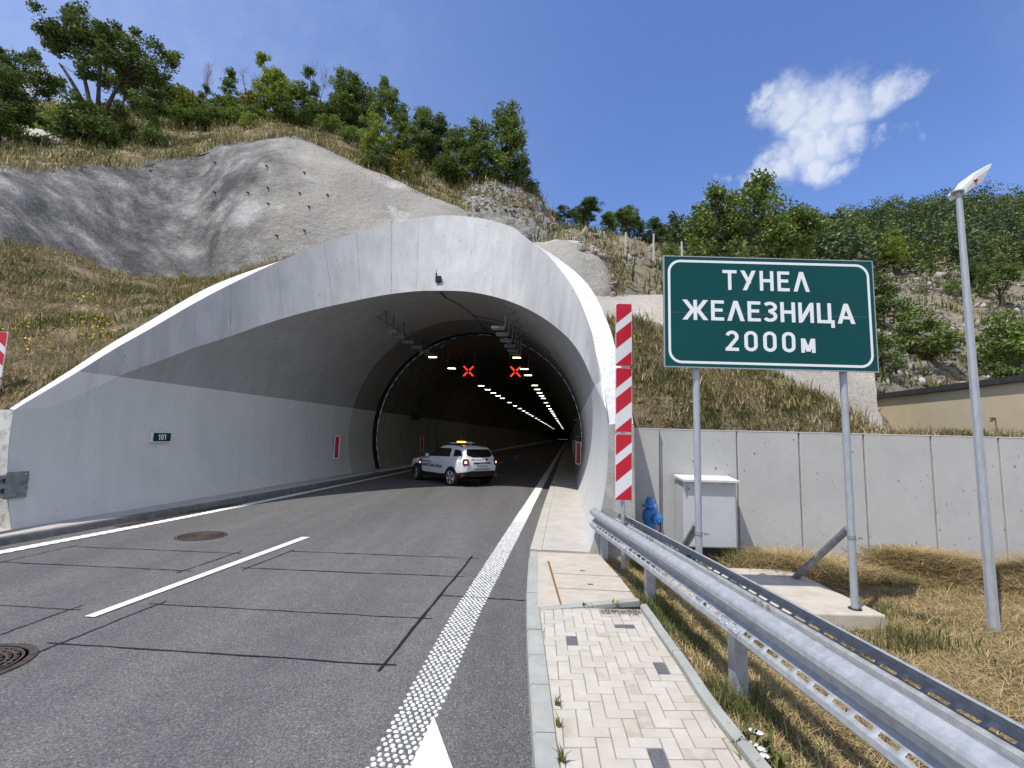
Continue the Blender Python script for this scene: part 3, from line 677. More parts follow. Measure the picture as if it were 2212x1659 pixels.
def shotcrete(name, dark, mid, light, warm, shade_stain=False):
    m, t, p = newmat(name); tc = t.nodes.new('ShaderNodeTexCoord'); v = tc.outputs['Object']
    mp = N(t, 'ShaderNodeMapping', Rotation=(0, 0, .5)); mp.inputs['Scale'].default_value = (.55, .8, .5); t.links.new(v, mp.inputs[0])
    n = N(t, 'ShaderNodeTexNoise', Scale=.42, Detail=10., Roughness=.62); t.links.new(mp.outputs[0], n.inputs['Vector'])
    o = ramp(t, n.outputs['Fac'], [(.33, dark), (.47, mid), (.57, mid), (.66, light)])
    n2 = N(t, 'ShaderNodeTexNoise', Scale=.16, Detail=3.); t.links.new(v, n2.inputs['Vector'])
    f = ramp(t, n2.outputs['Fac'], [(.45, (0, 0, 0)), (.62, (.8, .8, .8))])
    mx = t.nodes.new('ShaderNodeMix'); mx.data_type = 'RGBA'; t.links.new(f, mx.inputs[0]); t.links.new(o, mx.inputs['A']); mx.inputs['B'].default_value = c4(warm)
    if shade_stain:  # left flank's shade painted darker by position, mixed with mottled stains
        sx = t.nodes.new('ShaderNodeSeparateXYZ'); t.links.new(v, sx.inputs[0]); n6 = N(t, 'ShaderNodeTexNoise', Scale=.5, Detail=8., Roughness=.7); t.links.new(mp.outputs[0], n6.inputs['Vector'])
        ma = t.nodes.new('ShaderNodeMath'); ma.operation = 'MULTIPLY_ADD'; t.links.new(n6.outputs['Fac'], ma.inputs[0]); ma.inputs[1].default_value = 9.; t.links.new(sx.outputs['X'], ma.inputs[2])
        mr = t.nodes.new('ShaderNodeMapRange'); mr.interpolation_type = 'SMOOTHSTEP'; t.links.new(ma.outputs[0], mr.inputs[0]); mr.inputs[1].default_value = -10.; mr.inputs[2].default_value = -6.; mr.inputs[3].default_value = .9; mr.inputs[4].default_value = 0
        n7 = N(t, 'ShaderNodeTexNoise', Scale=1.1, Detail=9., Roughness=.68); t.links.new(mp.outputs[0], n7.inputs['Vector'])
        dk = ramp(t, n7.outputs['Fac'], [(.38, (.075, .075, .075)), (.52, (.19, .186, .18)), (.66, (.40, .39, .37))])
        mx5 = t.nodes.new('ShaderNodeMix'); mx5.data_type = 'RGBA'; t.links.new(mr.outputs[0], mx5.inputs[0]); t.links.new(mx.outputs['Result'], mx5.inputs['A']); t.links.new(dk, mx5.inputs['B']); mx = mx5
    n4 = N(t, 'ShaderNodeTexNoise', Scale=14., Detail=5., Roughness=.7); t.links.new(v, n4.inputs['Vector'])
    g4 = ramp(t, n4.outputs['Fac'], [(.3, (.72, .72, .72)), (.7, (1.2, 1.2, 1.2))])
    mx2 = t.nodes.new('ShaderNodeMix'); mx2.data_type = 'RGBA'; mx2.blend_type = 'MULTIPLY'; mx2.inputs[0].default_value = 1
    t.links.new(mx.outputs['Result'], mx2.inputs['A']); t.links.new(g4, mx2.inputs['B']); t.links.new(mx2.outputs['Result'], p.inputs['Base Color'])
    p.inputs['Roughness'].default_value = .95; p.inputs['Specular IOR Level'].default_value = .1
    n3 = N(t, 'ShaderNodeTexNoise', Scale=3.2, Detail=9., Roughness=.7); t.links.new(v, n3.inputs['Vector'])
    bp = N(t, 'ShaderNodeBump', Strength=.8, Distance=.22); t.links.new(n3.outputs['Fac'], bp.inputs['Height']); t.links.new(bp.outputs[0], p.inputs['Normal'])
    return m
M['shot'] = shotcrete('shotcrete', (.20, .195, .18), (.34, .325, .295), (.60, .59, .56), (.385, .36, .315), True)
M['shot2'] = shotcrete('pale_shotcrete', (.26, .25, .235), (.44, .41, .355), (.56, .53, .47), (.52, .45, .36))

# left bank between the portal rim and the sprayed slope
bank_rows = [
 [(-700, 1010, 6.5), (-300, 1000, 7.2), (-60, 925, 9.3), (0, 905, 9.5), (128, 842, 9.9), (233, 768, 10.5), (350, 705, 12.0), (443, 660, 13.4), (520, 628, 14.6), (640, 585, 16.9)],
 [(-700, 800, 9), (-300, 790, 9.6), (-60, 785, 10.3), (0, 775, 10.6), (128, 740, 11.4), (233, 710, 12.4), (350, 670, 13.6), (443, 640, 14.9), (520, 618, 16), (640, 577, 18)],
 [(-700, 600, 11.5), (-300, 620, 12), (-60, 635, 12), (0, 640, 12.4), (128, 640, 13.4), (233, 648, 14.3), (350, 634, 15.5), (443, 622, 16.4), (520, 606, 17.3), (640, 568, 19)],
 [(-700, 450, 13.5), (-300, 500, 14), (-60, 518, 14.2), (0, 523, 14.6), (128, 548, 16), (233, 588, 17.3), (350, 604, 18), (443, 606, 18.6), (520, 594, 19), (640, 556, 20.4)],
 [(-700, 445, 14.5), (-300, 495, 15), (-60, 515, 15.2), (0, 530, 15.5), (128, 566, 16.9), (233, 610, 18.2), (350, 622, 18.8), (443, 620, 19.4), (520, 605, 20), (640, 565, 21.2)]]
bank, bank_pts = patch('grass_bank', P3(bank_rows), M['bank'], 6, 6, .13, .9, 4)
# foot of the bank in front, left of the road
foot_rows = [[(-1500, 1500, 4.0), (-700, 1330, 5), (-300, 1190, 6.5), (-90, 1140, 7.2)], [(-1500, 1180, 5.5), (-700, 1080, 6.4), (-300, 1050, 7.1), (-110, 1000, 8.2)], [(-1500, 900, 8), (-700, 990, 6.9), (-300, 980, 7.6), (-75, 940, 9.0)]]
foot, foot_pts = patch('grass_bank', P3(foot_rows), M['bank'], 5, 5, .08, .9, 3)
# sprayed concrete slope over the tunnel
cx = [-700, -300, -150, 0, 120, 270, 350, 430, 500, 580, 650, 720, 800, 880, 950, 1010]
bot = list(zip(cx, [420, 455, 480, 535, 565, 625, 650, 655, 640, 605, 575, 550, 525, 508, 500, 500], [11.5, 12, 12.6, 14.3, 16.5, 18.8, 19.8, 20.8, 20.6, 20.5, 20.8, 21.5, 22.5, 23.4, 23.8, 24.1]))
mid = list(zip(cx, [400, 425, 432, 442, 458, 476, 482, 478, 452, 436, 432, 438, 450, 458, 466, 478], [12.4, 13, 13.6, 15.6, 18.2, 21.2, 22.7, 23.3, 22.3, 22.0, 22.3, 23, 24, 24.8, 25, 25.2]))
up = list(zip(cx, [375, 385, 388, 388, 390, 392, 390, 376, 350, 332, 332, 352, 388, 418, 442, 468], [13.6, 14.4, 15.1, 17, 19.6, 22.6, 24.2, 24.8, 24.2, 24, 24.4, 25, 25.6, 25.9, 26, 26]))
top = list(zip(cx, [355, 362, 366, 361, 359, 357, 347, 330, 307, 298, 301, 326, 366, 402, 431, 461], [15.5, 16, 16.6, 18.2, 20.6, 23.5, 25, 25.8, 25.6, 25.8, 26.2, 26.6, 26.9, 27, 27, 26.8]))
back = list(zip(cx, [358, 366, 370, 366, 364, 362, 352, 336, 314, 306, 309, 334, 373, 409, 438, 467], [16.5, 17, 17.6, 19.2, 21.6, 24.6, 26, 26.9, 26.8, 27, 27.4, 27.7, 28, 28, 28, 27.6]))
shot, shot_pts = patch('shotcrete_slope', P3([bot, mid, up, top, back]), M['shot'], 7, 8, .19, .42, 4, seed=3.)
# hill top behind
hx = cx[:-1] + [1010, 1080, 1150]
h0 = [(x, y+9, Y-.2) for x, y, Y in top[:-1]] + [(1010, 458, 26.7), (1080, 440, 27.6), (1150, 452, 28.5)]
h1 = list(zip(hx, [330, 330, 335, 338, 335, 325, 315, 303, 288, 284, 289, 308, 346, 380, 404, 428, 418, 432], [20, 21, 21.5, 22.5, 24.5, 27.2, 29, 29.8, 29.8, 30, 30.3, 30.5, 30.4, 30, 29.6, 29.2, 29.6, 30]))
h2 = list(zip(hx, [285, 290, 292, 298, 298, 286, 282, 277, 268, 266, 271, 286, 318, 352, 378, 402, 397, 417], [26, 27, 27.5, 28.5, 30, 32, 34, 34.6, 34.6, 34.6, 34.6, 34.5, 34.2, 33.6, 32.8, 32, 32, 32]))
h3 = list(zip(hx, [215, 225, 228, 238, 244, 248, 254, 256, 253, 254, 260, 274, 304, 338, 366, 392, 393, 415], [36, 37, 38, 39, 40, 41, 42, 42, 42, 42, 42, 41.5, 41, 40, 39, 38, 37, 36]))
h4 = list(zip(hx, [205, 215, 220, 232, 240, 250, 258, 262, 262, 264, 272, 287, 318, 350, 378, 404, 408, 430], [55, 56, 57, 58, 59, 60, 61, 61, 61, 61, 60, 59, 57, 55, 53, 50, 48, 46]))
h5 = list(zip(hx, [330, 340, 345, 355, 360, 370, 376, 380, 380, 382, 390, 405, 430, 460, 480, 500, 510, 525], [95]*18))
hill, hill_pts = patch('hill', P3([h0, h1, h2, h3, h4, h5]), M['hill'], 5, 6, .3, .35, 5, seed=8.)
wp_rows = [[(-40, 325, 25.2), (10, 318, 25.6), (60, 314, 26), (110, 310, 26.4), (150, 312, 27)], [(-40, 285, 25.8), (10, 290, 26.2), (60, 290, 26.6), (110, 292, 27), (150, 300, 27.6)], [(-40, 270, 28), (10, 272, 28.4), (60, 274, 28.8), (110, 280, 29), (150, 292, 29.4)]]
M['pale'] = shotcrete('pale_sprayed_patch', (.42, .40, .36), (.52, .50, .46), (.62, .60, .55), (.55, .52, .46))
patch('shotcrete_patch', P3(wp_rows), M['pale'], 5, 5, .1, .6, 4, seed=41.)
# rocky shoulder right of the crown
rk_rows = [[(968, 512, 25.6), (1040, 515, 24.3), (1100, 535, 24.8), (1150, 560, 25.2), (1195, 585, 25.8), (1225, 600, 27)],
           [(968, 480, 27.2), (1042, 478, 25.6), (1103, 492, 26), (1153, 515, 26.4), (1192, 540, 27), (1218, 555, 28.6)],
           [(972, 452, 28.6), (1046, 442, 27), (1110, 455, 27.6), (1155, 474, 28.2), (1190, 502, 29), (1214, 524, 31)],
           [(985, 418, 31.2), (1056, 402, 30), (1115, 412, 30), (1152, 428, 30.4), (1180, 466, 31.5), (1207, 500, 34)],
           [(1005, 404, 33), (1062, 398, 33), (1120, 408, 33), (1158, 424, 33.4), (1186, 462, 34.5), (1214, 500, 38)]]
M['rock'] = groundmat('grey_rock', (.10, .10, .085), (.22, .215, .19), (.34, .33, .30), rock=(.30, .295, .265), scale=2.6, rockamt=(.35, .55))
def jag(p): return .30*abs(noise.noise(p*1.6))+.16*noise.noise(p*3.7+Vector((5, 0, 0)))
rocks, rock_pts = patch('rock_slope', P3(rk_rows), M['rock'], 9, 9, .22, .9, 6, seed=5., terr=jag)
# right: bank behind the retaining wall
rb_rows = [[(1346, 960, 9.9), (1375, 960, 9.95), (1500, 965, 10.05), (1650, 970, 10.15), (1790, 975, 10.25), (1890, 980, 10.35), (2100, 985, 10.6), (2400, 995, 11)],
           [(1340, 880, 10.4), (1375, 880, 10.5), (1500, 885, 10.5), (1650, 905, 10.5), (1790, 925, 10.5), (1890, 940, 10.6), (2100, 948, 10.9), (2400, 955, 11.3)],
           [(1322, 788, 11.7), (1370, 785, 11.8), (1500, 800, 11.7), (1650, 845, 11.4), (1790, 895, 11), (1890, 938, 11), (2100, 947, 11.3), (2400, 952, 11.8)],
           [(1300, 705, 13.4), (1370, 700, 13.6), (1500, 742, 13.2), (1650, 806, 12.4), (1770, 862, 11.8), (1890, 936, 11.6), (2100, 948, 12), (2400, 952, 12.6)],
           [(1296, 700, 14.4), (1370, 696, 14.6), (1500, 744, 14.2), (1650, 810, 13.2), (1770, 870, 12.6), (1890, 945, 12.2), (2100, 955, 12.8), (2400, 958, 13.4)]]
rbank, rbank_pts = patch('grass_bank', P3(rb_rows), M['bank'], 7, 6, .10, .9, 4, seed=2.)
# pale sprayed apron above it
ap_rows = [[(1230, 760, 14), (1330, 730, 14.2), (1450, 745, 14), (1600, 815, 13), (1740, 880, 12.6), (1900, 975, 12.4)],
           [(1235, 690, 15.6), (1330, 684, 15.8), (1450, 695, 15.6), (1600, 745, 15), (1740, 810, 14.6), (1900, 905, 14.6)],
           [(1240, 640, 18), (1330, 640, 18.2), (1450, 646, 18), (1600, 680, 17.6), (1740, 735, 17.4), (1885, 800, 17.6)],
           [(1245, 632, 19.4), (1330, 634, 19.6), (1450, 640, 19.4), (1600, 675, 19), (1740, 730, 18.8), (1880, 792, 19)]]
apron, apron_pts = patch('shotcrete_slope', P3(ap_rows), M['shot2'], 6, 6, .16, .6, 4, seed=12.)
# sprayed knob just right of the portal
kb_rows = [[(1150, 640, 18.4), (1200, 690, 18), (1260, 680, 18), (1310, 655, 18.6), (1345, 640, 20)],
           [(1150, 580, 19), (1200, 610, 18.6), (1260, 615, 18.6), (1312, 610, 19.2), (1345, 610, 21)],
           [(1150, 545, 20), (1195, 545, 19.8), (1255, 555, 19.8), (1308, 575, 20.4), (1335, 590, 22)],
           [(1155, 528, 21.4), (1195, 525, 21.2), (1250, 527, 21.4), (1300, 545, 22), (1325, 570, 23.5)],
           [(1160, 526, 24), (1198, 523, 24), (1250, 522, 24), (1296, 533, 24.5), (1320, 556, 26)]]
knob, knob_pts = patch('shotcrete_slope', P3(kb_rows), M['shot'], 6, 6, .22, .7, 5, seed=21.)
# the hillside on the right and the far ridge
rx = [1150, 1200, 1250, 1330, 1440, 1560, 1700, 1890, 2050, 2250, 2600, 3200]
def rr(ys, Y): return list(zip(rx, ys, Y if hasattr(Y, '__len__') else [Y]*len(rx)))
rh = [rr([700, 690, 680, 680, 690, 730, 800, 930, 985, 985, 985, 985], [19, 19, 19.4, 19.4, 19.2, 19, 18.8, 19, 20, 22, 24, 28]),
      rr([600, 590, 580, 600, 640, 676, 732, 850, 900, 900, 900, 900], [21.5, 21.5, 22, 21.5, 20.5, 20, 20, 23, 26, 27, 29, 32]),
      rr([535, 528, 525, 545, 598, 650, 690, 775, 810, 800, 790, 780], [25, 25, 25.5, 26, 26, 26, 26, 30, 32, 33, 35, 38]),
      rr([510, 508, 508, 518, 558, 590, 620, 690, 700, 700, 690, 690], [32, 32, 32, 34, 34, 34, 34, 40, 41, 42, 44, 46]),
      rr([498, 498, 500, 510, 540, 550, 565, 602, 600, 625, 620, 620], [44, 44, 44, 46, 46, 46, 46, 54, 54, 54, 55, 58]),
      rr([492, 494, 498, 520, 535, 540, 545, 566, 566, 575, 570, 570], [58, 58, 60, 65, 65, 65, 65, 70, 70, 70, 70, 74]),
      rr([505, 507, 512, 530, 540, 536, 524, 522, 512, 505, 500, 500], [80, 82, 85, 95, 95, 95, 95, 98, 98, 98, 100, 105]),
      rr([560, 560, 555, 545, 542, 535, 514, 488, 474, 468, 462, 470], [120, 120, 125, 130, 130, 130, 130, 135, 135, 135, 135, 140]),
      rr([620, 620, 610, 600, 590, 580, 565, 540, 525, 520, 515, 520], [180]*12)]
def stony(p): return .35*abs(noise.noise(p*.9))+.18*noise.noise(p*2.3) if p.y < 60 else .8*noise.noise(p*.2)
rhill, rhill_pts = patch('hill', P3(rh), M['righthill'], 7, 7, .35, .4, 5, seed=31., terr=stony)

# verge on the right: mown dry grass, rising towards the wall in straw heaps
def vz(X, Y):
    e = eiX(max(min(Y, 5.5), .6))+.1 if Y < 5.7 else 1.75
    k = min(max((X-e)/.9, 0), 1); z = .10*(1-k)-.17*k
    wY = 9.55+(X-1.5)*.05-.12*X
    d = max(0, wY-Y)
    for cx_, cy_, h, r in ((7.3, 8.55, .28, .55), (6.75, 8.6, .20, .35), (7.9, 8.4, .12, .4), (5.15, 8.25, .22, .6), (4.5, 8.5, .18, .5), (8.7, 7.9, .22, .9), (9.8, 7.6, .3, 1.), (6.2, 8.0, .08, .6)):
        z += h*math.exp(-((X-cx_)**2+((Y-cy_)*1.1)**2)/r**2)
    z += .035*noise.noise(Vector((X*1.3, Y*1.3, 0)))+.02*noise.noise(Vector((X*4, Y*4, 3)))
    return z
o = MB(); rows = []; verge_pts = []
for Y in np.concatenate([np.linspace(-4, 1, 6), np.linspace(1.3, 10.3, 60)]):
    r_ = []
    for u in np.linspace(0, 1, 66):
        e = (eiX(max(Y, .6))+.075) if Y < 5.62 else np.interp(Y, [5.62, 8.2, 9.0, 10.4], [1.62, 1.36, 1.5, 1.5])
        X = e+(13-e)*u**1.5; r_.append(Vector((X, Y, vz(X, Y))))
    rows.append(r_)
o.grid(rows); verge_pts = rows
M['verge'] = groundmat('verge_soil', (.085, .07, .035), (.20, .145, .075), (.34, .26, .15), scale=3.)
o.build('verge', M['verge'], smooth=True, kind='structure')

# ---------------------------------------------------------------- grass, stones
def sampler(pts):
    A = np.array([[tuple(p) for p in r_] for r_ in pts]); a, b_, c, d = A[:-1, :-1], A[1:, :-1], A[:-1, 1:], A[1:, 1:]
    nr = np.cross(b_-a, c-a); ar = np.linalg.norm(nr, axis=-1).ravel()+1e-9
    def f(n, weight=None):
        idx = rng.choice(len(ar), n, p=ar/ar.sum()); u, v = rng.random(n)[:, None], rng.random(n)[:, None]
        q = [x.reshape(-1, 3)[idx] for x in (a, b_, c, d)]
        return q[0]*(1-u)*(1-v)+q[1]*u*(1-v)+q[2]*(1-u)*v+q[3]*u*v
    return f
def visible(P, margin=160):
    d = P-np.array(CAM); z = d@np.array(vf); x = CX+F*(d@np.array(vr))/z; y = CY-F*(d@np.array(vu))/z
    return (z > 0) & (x > -margin) & (x < 2212+margin) & (y > -margin) & (y < 1659+margin)
def npmesh(name, V, Fq, mats, mi=None, kind=None, parent=None, smooth=False):
    me = bpy.data.meshes.new(name); nv, nf, k = len(V), len(Fq), Fq.shape[1]
    me.vertices.add(nv); me.vertices.foreach_set('co', V.astype(np.float32).ravel())
    me.loops.add(nf*k); me.loops.foreach_set('vertex_index', Fq.astype(np.int32).ravel())
    me.polygons.add(nf); me.polygons.foreach_set('loop_start', np.arange(0, nf*k, k, dtype=np.int32))
    for m in (mats if isinstance(mats, (list, tuple)) else [mats]): me.materials.append(m)
    if mi is not None: me.polygons.foreach_set('material_index', mi.astype(np.int32))
    me.update(calc_edges=True); me.validate()
    o = bpy.data.objects.new(name, me); COL.objects.link(o)
    if kind: o['kind'] = kind
    if parent is not None: o.parent = parent
    return o
def blades(C, h, w, lean=.5, per=6, spread=.06, flat=0.):
    """tufts of bent two-piece blades around centres C"""
    n = len(C)*per; c = np.repeat(C, per, 0)+np.c_[rng.normal(0, spread, (n, 2)), np.zeros(n)]
    q = rng.random(n)*6.283; hh = h*(.45+rng.random(n)*.8); dx = np.c_[np.cos(q), np.sin(q), np.zeros(n)]; sx = np.c_[-np.sin(q), np.cos(q), np.zeros(n)]
    ln = lean*(.3+rng.random(n)); ww = w*(.6+.8*rng.random(n)); up_ = np.array([0, 0, 1.])
    base = c-up_*.02
    m1 = c+dx*(hh*ln*.35)[:, None]+up_*(hh*(.6-flat))[:, None]; tip = c+dx*(hh*ln)[:, None]+up_*(hh*(1-flat*1.6))[:, None]
    V = np.stack([base-sx*ww[:, None], base+sx*ww[:, None], m1+sx*ww[:, None]*.7, m1-sx*ww[:, None]*.7, tip], 1)
    k = np.arange(n)[:, None]*5
    tri = np.concatenate([k+np.array([[0, 1, 2]]), k+np.array([[0, 2, 3]]), k+np.array([[3, 2, 4]])], 0)
    return V.reshape(-1, 3), tri
def join(parts):
    Vs, Fs, off = [], [], 0
    for V, f in parts: Vs.append(V); Fs.append(f+off); off += len(V)
    return np.concatenate(Vs), np.concatenate(Fs)
M['straw'] = island('dry_grass', [(0, (.20, .14, .05)), (.25, (.38, .27, .12)), (.5, (.52, .39, .20)), (.75, (.62, .49, .28)), (.9, (.26, .22, .08)), (1, (.15, .17, .05))], rough=.8, trans=.2)
M['greengrass'] = island('green_grass', [(0, (.05, .075, .018)), (.4, (.10, .125, .035)), (.7, (.17, .175, .06)), (1, (.32, .27, .12))], rough=.75, trans=.25)
M['bankgrass'] = island('mixed_grass', [(0, (.11, .12, .04)), (.25, (.21, .19, .075)), (.5, (.34, .275, .135)), (.78, (.46, .37, .21)), (1, (.24, .175, .085))], rough=.8, trans=.2)
M['stone'] = island('loose_stone', [(0, (.085, .075, .06)), (.5, (.20, .18, .145)), (.85, (.31, .28, .23)), (1, (.44, .41, .35))], rough=.95)
M['yellow'] = island('yellow_flower', [(0, (.70, .52, .02)), (1, (.85, .68, .06))], rough=.7)
M['bindweed'] = island('white_bindweed', [(0, (.80, .80, .76)), (1, (.9, .9, .88))], rough=.6, trans=.2)
def nz(P, f): return np.array([noise.noise(Vector(p)*f) for p in P])
# left bank
_cs = sorted((c.y, c.x) for c in Cf[:len(Cf)//2]); _cy, _cx = [a for a, b in _cs], [b for a, b in _cs]
def clear(C):
    lat = C[:, 0]*la.x+C[:, 1]*la.y; s = C[:, 0]*ax.x+C[:, 1]*ax.y
    return C[~((s > 7.0) & (lat > np.interp(s, _cy, _cx)-.10))]
_sb = sampler(bank_pts); sb = lambda n: clear(_sb(n)); C = sb(9500); C = C[visible(C)]; k = nz(C, .45)+.6*nz(C, 1.4)
k2 = nz(C+5, .9); dry = C[(k > -.25) & (k2 > -.22)]; grn = C[(k < -.02) & (k2 > -.3)]
V, Fx = join([blades(dry, .11, .007, 1.6, 9, .15, .15), blades(dry[::6], .28, .003, .6, 5, .1)]); npmesh('bank_dry_grass', V, Fx, M['bankgrass'], kind='stuff')
V, Fx = join([blades(grn[::2], .17, .010, 1.0, 10, .12)]); npmesh('bank_green_grass', V, Fx, M['greengrass'], kind='stuff')
# right bank
sr = sampler(rbank_pts); C = sr(5200); C = C[visible(C)]; k = nz(C+7, .6)+.5*nz(C, 1.7)
V, Fx = join([blades(C[(k > -.3) & (nz(C, 1.1) > -.25)], .11, .007, 1.6, 9, .13, .15), blades(C[k > .1][::8], .34, .003, .5, 5, .08)]); npmesh('bank_dry_grass', V, Fx, M['bankgrass'], kind='stuff')
V, Fx = blades(C[k < -.12][::2], .20, .009, .8, 10, .1); npmesh('bank_green_grass', V, Fx, M['greengrass'], kind='stuff')
C = np.concatenate([sb(260), sr(150)]); V, Q = blades(C, .24, .010, 1.2, 40, .2); npmesh('bank_dry_grass', V, Q, M['bankgrass'], kind='stuff')
# hill top and stony hillside: coarser tufts
sh = sampler(hill_pts[:22]); C = sh(6000); C = C[visible(C)]; k = nz(C+3, .25)+.5*nz(C, .9)
V, Fx = join([blades(C[k > -.15], .30, .022, 1.0, 8, .28), blades(C[k > .1][::4], .55, .010, .45, 4, .15)]); npmesh('hill_dry_grass', V, Fx, M['bankgrass'], kind='stuff')
V, Fx = blades(C[k < .1], .38, .026, .9, 10, .3); npmesh('hill_green_grass', V, Fx, M['greengrass'], kind='stuff')
sq = sampler(rhill_pts[2:36]); C = sq(9000); C = C[visible(C, 60)]; k = nz(C+3, .2)+.5*nz(C, .7)
V, Fx = join([blades(C[k > .3], .4, .03, .7, 5, .25)]); npmesh('hill_dry_grass', V, Fx, M['bankgrass'], kind='stuff')
V, Fx = blades(C[k < -.12], .6, .04, .7, 8, .3); npmesh('hill_green_grass', V, Fx, M['greengrass'], kind='stuff')
sk = sampler(rock_pts[14:]); C = sk(420); k = nz(C, .8)
V, Fx = blades(C[k > .05], .4, .025, .7, 8, .18); npmesh('rock_grass', V, Fx, M['bankgrass'], kind='stuff')
# tufts on the crest of the sprayed slope
C = np.array([tuple(Vector(r_).lerp(Vector(q), random.random())+Vector((random.uniform(-.2, .2), random.uniform(.1, .9), -.02))) for r_, q in zip(shot_pts[-9][:-1], shot_pts[-9][1:]) for _ in range(9)])
V, Fx = blades(C, .45, .02, .6, 8, .2); npmesh('crest_grass', V, Fx, M['bankgrass'], kind='stuff')
# verge: matted straw, green tufts, strip under the barrier
def on_verge(X, Y): return np.array([(x, y, vz(x, y)) for x, y in zip(X, Y)])
n = 15000; X = 1.9+9.8*rng.random(n)**1.25; Y = 1.8+7.7*rng.random(n)
C = on_verge(X, Y); ok = visible(C, 60) & ~((C[:, 0] > 2.35) & (C[:, 0] < 4.66) & (C[:, 1] > 6.0) & (C[:, 1] < 8.2)); ok &= C[:, 1] < 9.45+(C[:, 0]-1.5)*.045-.122*C[:, 0]; C = C[ok]; k = nz(C, .9)+.6*nz(C, 2.6)
V, Fx = join([blades(C, .085, .0036, 2.4, 9, .10, .25), blades(C[k > 0], .13, .003, 2.2, 7, .09, .25)]); npmesh('verge_straw', V, Fx, M['straw'], kind='stuff')
heap = on_verge(np.r_[rng.normal(7.1, .5, 420), rng.normal(5.15, .5, 330), rng.normal(9., .8, 300)], np.r_[rng.normal(8.4, .28, 420), rng.normal(8.2, .3, 330), rng.normal(7.85, .35, 300)])
V, Fx = blades(heap+np.c_[np.zeros((len(heap), 2)), rng.random(len(heap))*.06-.02], .26, .0042, 2.8, 14, .16, .36); npmesh('straw_heap', V, Fx, M['straw'], kind='stuff')
g = C[(k < -.45)]; gx = on_verge(np.r_[rng.normal(4.6, .35, 60), rng.normal(6.6, .5, 40), rng.normal(4.2, .25, 50)], np.r_[rng.normal(5.55, .15, 60), rng.normal(4.3, .4, 40), rng.normal(8.75, .12, 50)])
V, Fx = join([blades(g, .10, .005, .9, 8, .07), blades(gx, .20, .006, .6, 8, .05)]); npmesh('verge_green_grass', V, Fx, M['greengrass'], kind='stuff')
n = 1700; Y = .9+7.*rng.random(n); X = np.array([eiX(max(min(y, 5.5), .6)) for y in Y])+.12+.75*rng.random(n)
C = on_verge(X, Y); C = C[visible(C, 60)]; k = nz(C, 1.5)
V, Fx = join([blades(C[k > .18], .085, .0035, 1.2, 10, .06), blades(C[k > .32], .16, .003, .5, 6, .04)]); npmesh('verge_green_grass', V, Fx, M['greengrass'], kind='stuff')
V, Fx = blades(C[k < .15], .07, .003, 1.6, 8, .07, .2); npmesh('verge_straw', V, Fx, M['straw'], kind='stuff')
# stones
def stones(C, s):
    base = np.array([[1, 0, 0], [-1, 0, 0], [0, 1, 0], [0, -1, 0], [0, 0, .7], [0, 0, -.7]]); n = len(C)
    f = np.array([[0, 2, 4], [2, 1, 4], [1, 3, 4], [3, 0, 4], [2, 0, 5], [1, 2, 5], [3, 1, 5], [0, 3, 5]])
    q = rng.random(n)*6.283; sc = s*(.4+rng.random((n, 3))*.9)*(.5+rng.random(n)**3*1.8)[:, None]
    B = base[None]*sc[:, None]*(.75+.5*rng.random((n, 6, 1))); cq, sq_ = np.cos(q)[:, None], np.sin(q)[:, None]
    x, y = B[..., 0]*cq-B[..., 1]*sq_, B[..., 0]*sq_+B[..., 1]*cq; tl = rng.normal(0, .5, n)[:, None]
    B = np.stack([x, y*np.cos(tl)-B[..., 2]*np.sin(tl), y*np.sin(tl)+B[..., 2]*np.cos(tl)], -1)
    return (C[:, None]+B).reshape(-1, 3), (np.arange(n)[:, None, None]*6+f[None]).reshape(-1, 3)
C = sq(13000); C = C[visible(C, 30)]; k = nz(C+11, .3)+.4*nz(C, 1.1); rkz = C[k > 0]
V, Fx = join([stones(rkz, .15), stones(rkz[::6], .30)]); npmesh('scree', V, Fx, M['stone'], kind='stuff')
d = C-np.array(CAM); zf = d@np.array(vf); px_ = CX+F*(d@np.array(vr))/zf; py_ = CY-F*(d@np.array(vu))/zf
C = sq(30000); d = C-np.array(CAM); zf = d@np.array(vf); px_ = CX+F*(d@np.array(vr))/zf; py_ = CY-F*(d@np.array(vu))/zf
C = C[(px_ > 1860) & (px_ < 2330) & (py_ > 560) & (py_ < 830) & (nz(C+2, .16)+.5*nz(C, .5) > -.22)]; V, Fx = join([stones(C, .16), stones(C[::3], .26), stones(C[::14], .42)]); npmesh('scree', V, Fx, M['stone'], kind='stuff')
C = np.concatenate([sampler([r_[19:] for r_ in knob_pts])(700), sampler([r_[12:] for r_ in knob_pts[14:]])(160)]); V, Fx = stones(C, .11); npmesh('scree', V, Fx, M['stone'], kind='stuff')
V, Fx = blades(C[::5], .30, .015, .8, 9, .2); npmesh('rock_grass', V, Fx, M['bankgrass'], kind='stuff')
C = sk(1500); V, Fx = stones(C, .10); npmesh('scree', V, Fx, M['stone'], kind='stuff')
C = sh(1400); C = C[visible(C)]; k = nz(C+4, .3); V, Fx = stones(C[k > .1], .13); npmesh('scree', V, Fx, M['stone'], kind='stuff')
C = np.r_[sb(500), sr(500)]; V, Fx = stones(C, .05); npmesh('pebbles', V, Fx, M['stone'], kind='stuff')
n = 2600; Y = .9+7*rng.random(n); X = np.array([eiX(max(min(y, 5.5), .6)) for y in Y])+.1+.8*rng.random(n)**1.4
V, Fx = stones(on_verge(X, Y), .010); npmesh('gravel', V, Fx, M['stone'], kind='stuff')
c_ = np.array([(x, y, KZ) for x, y in zip(1.05+.45*rng.random(260), 5.40+.15*rng.random(260))]); V, Fx = stones(c_, .008); npmesh('gravel', V, Fx, M['stone'], kind='stuff')

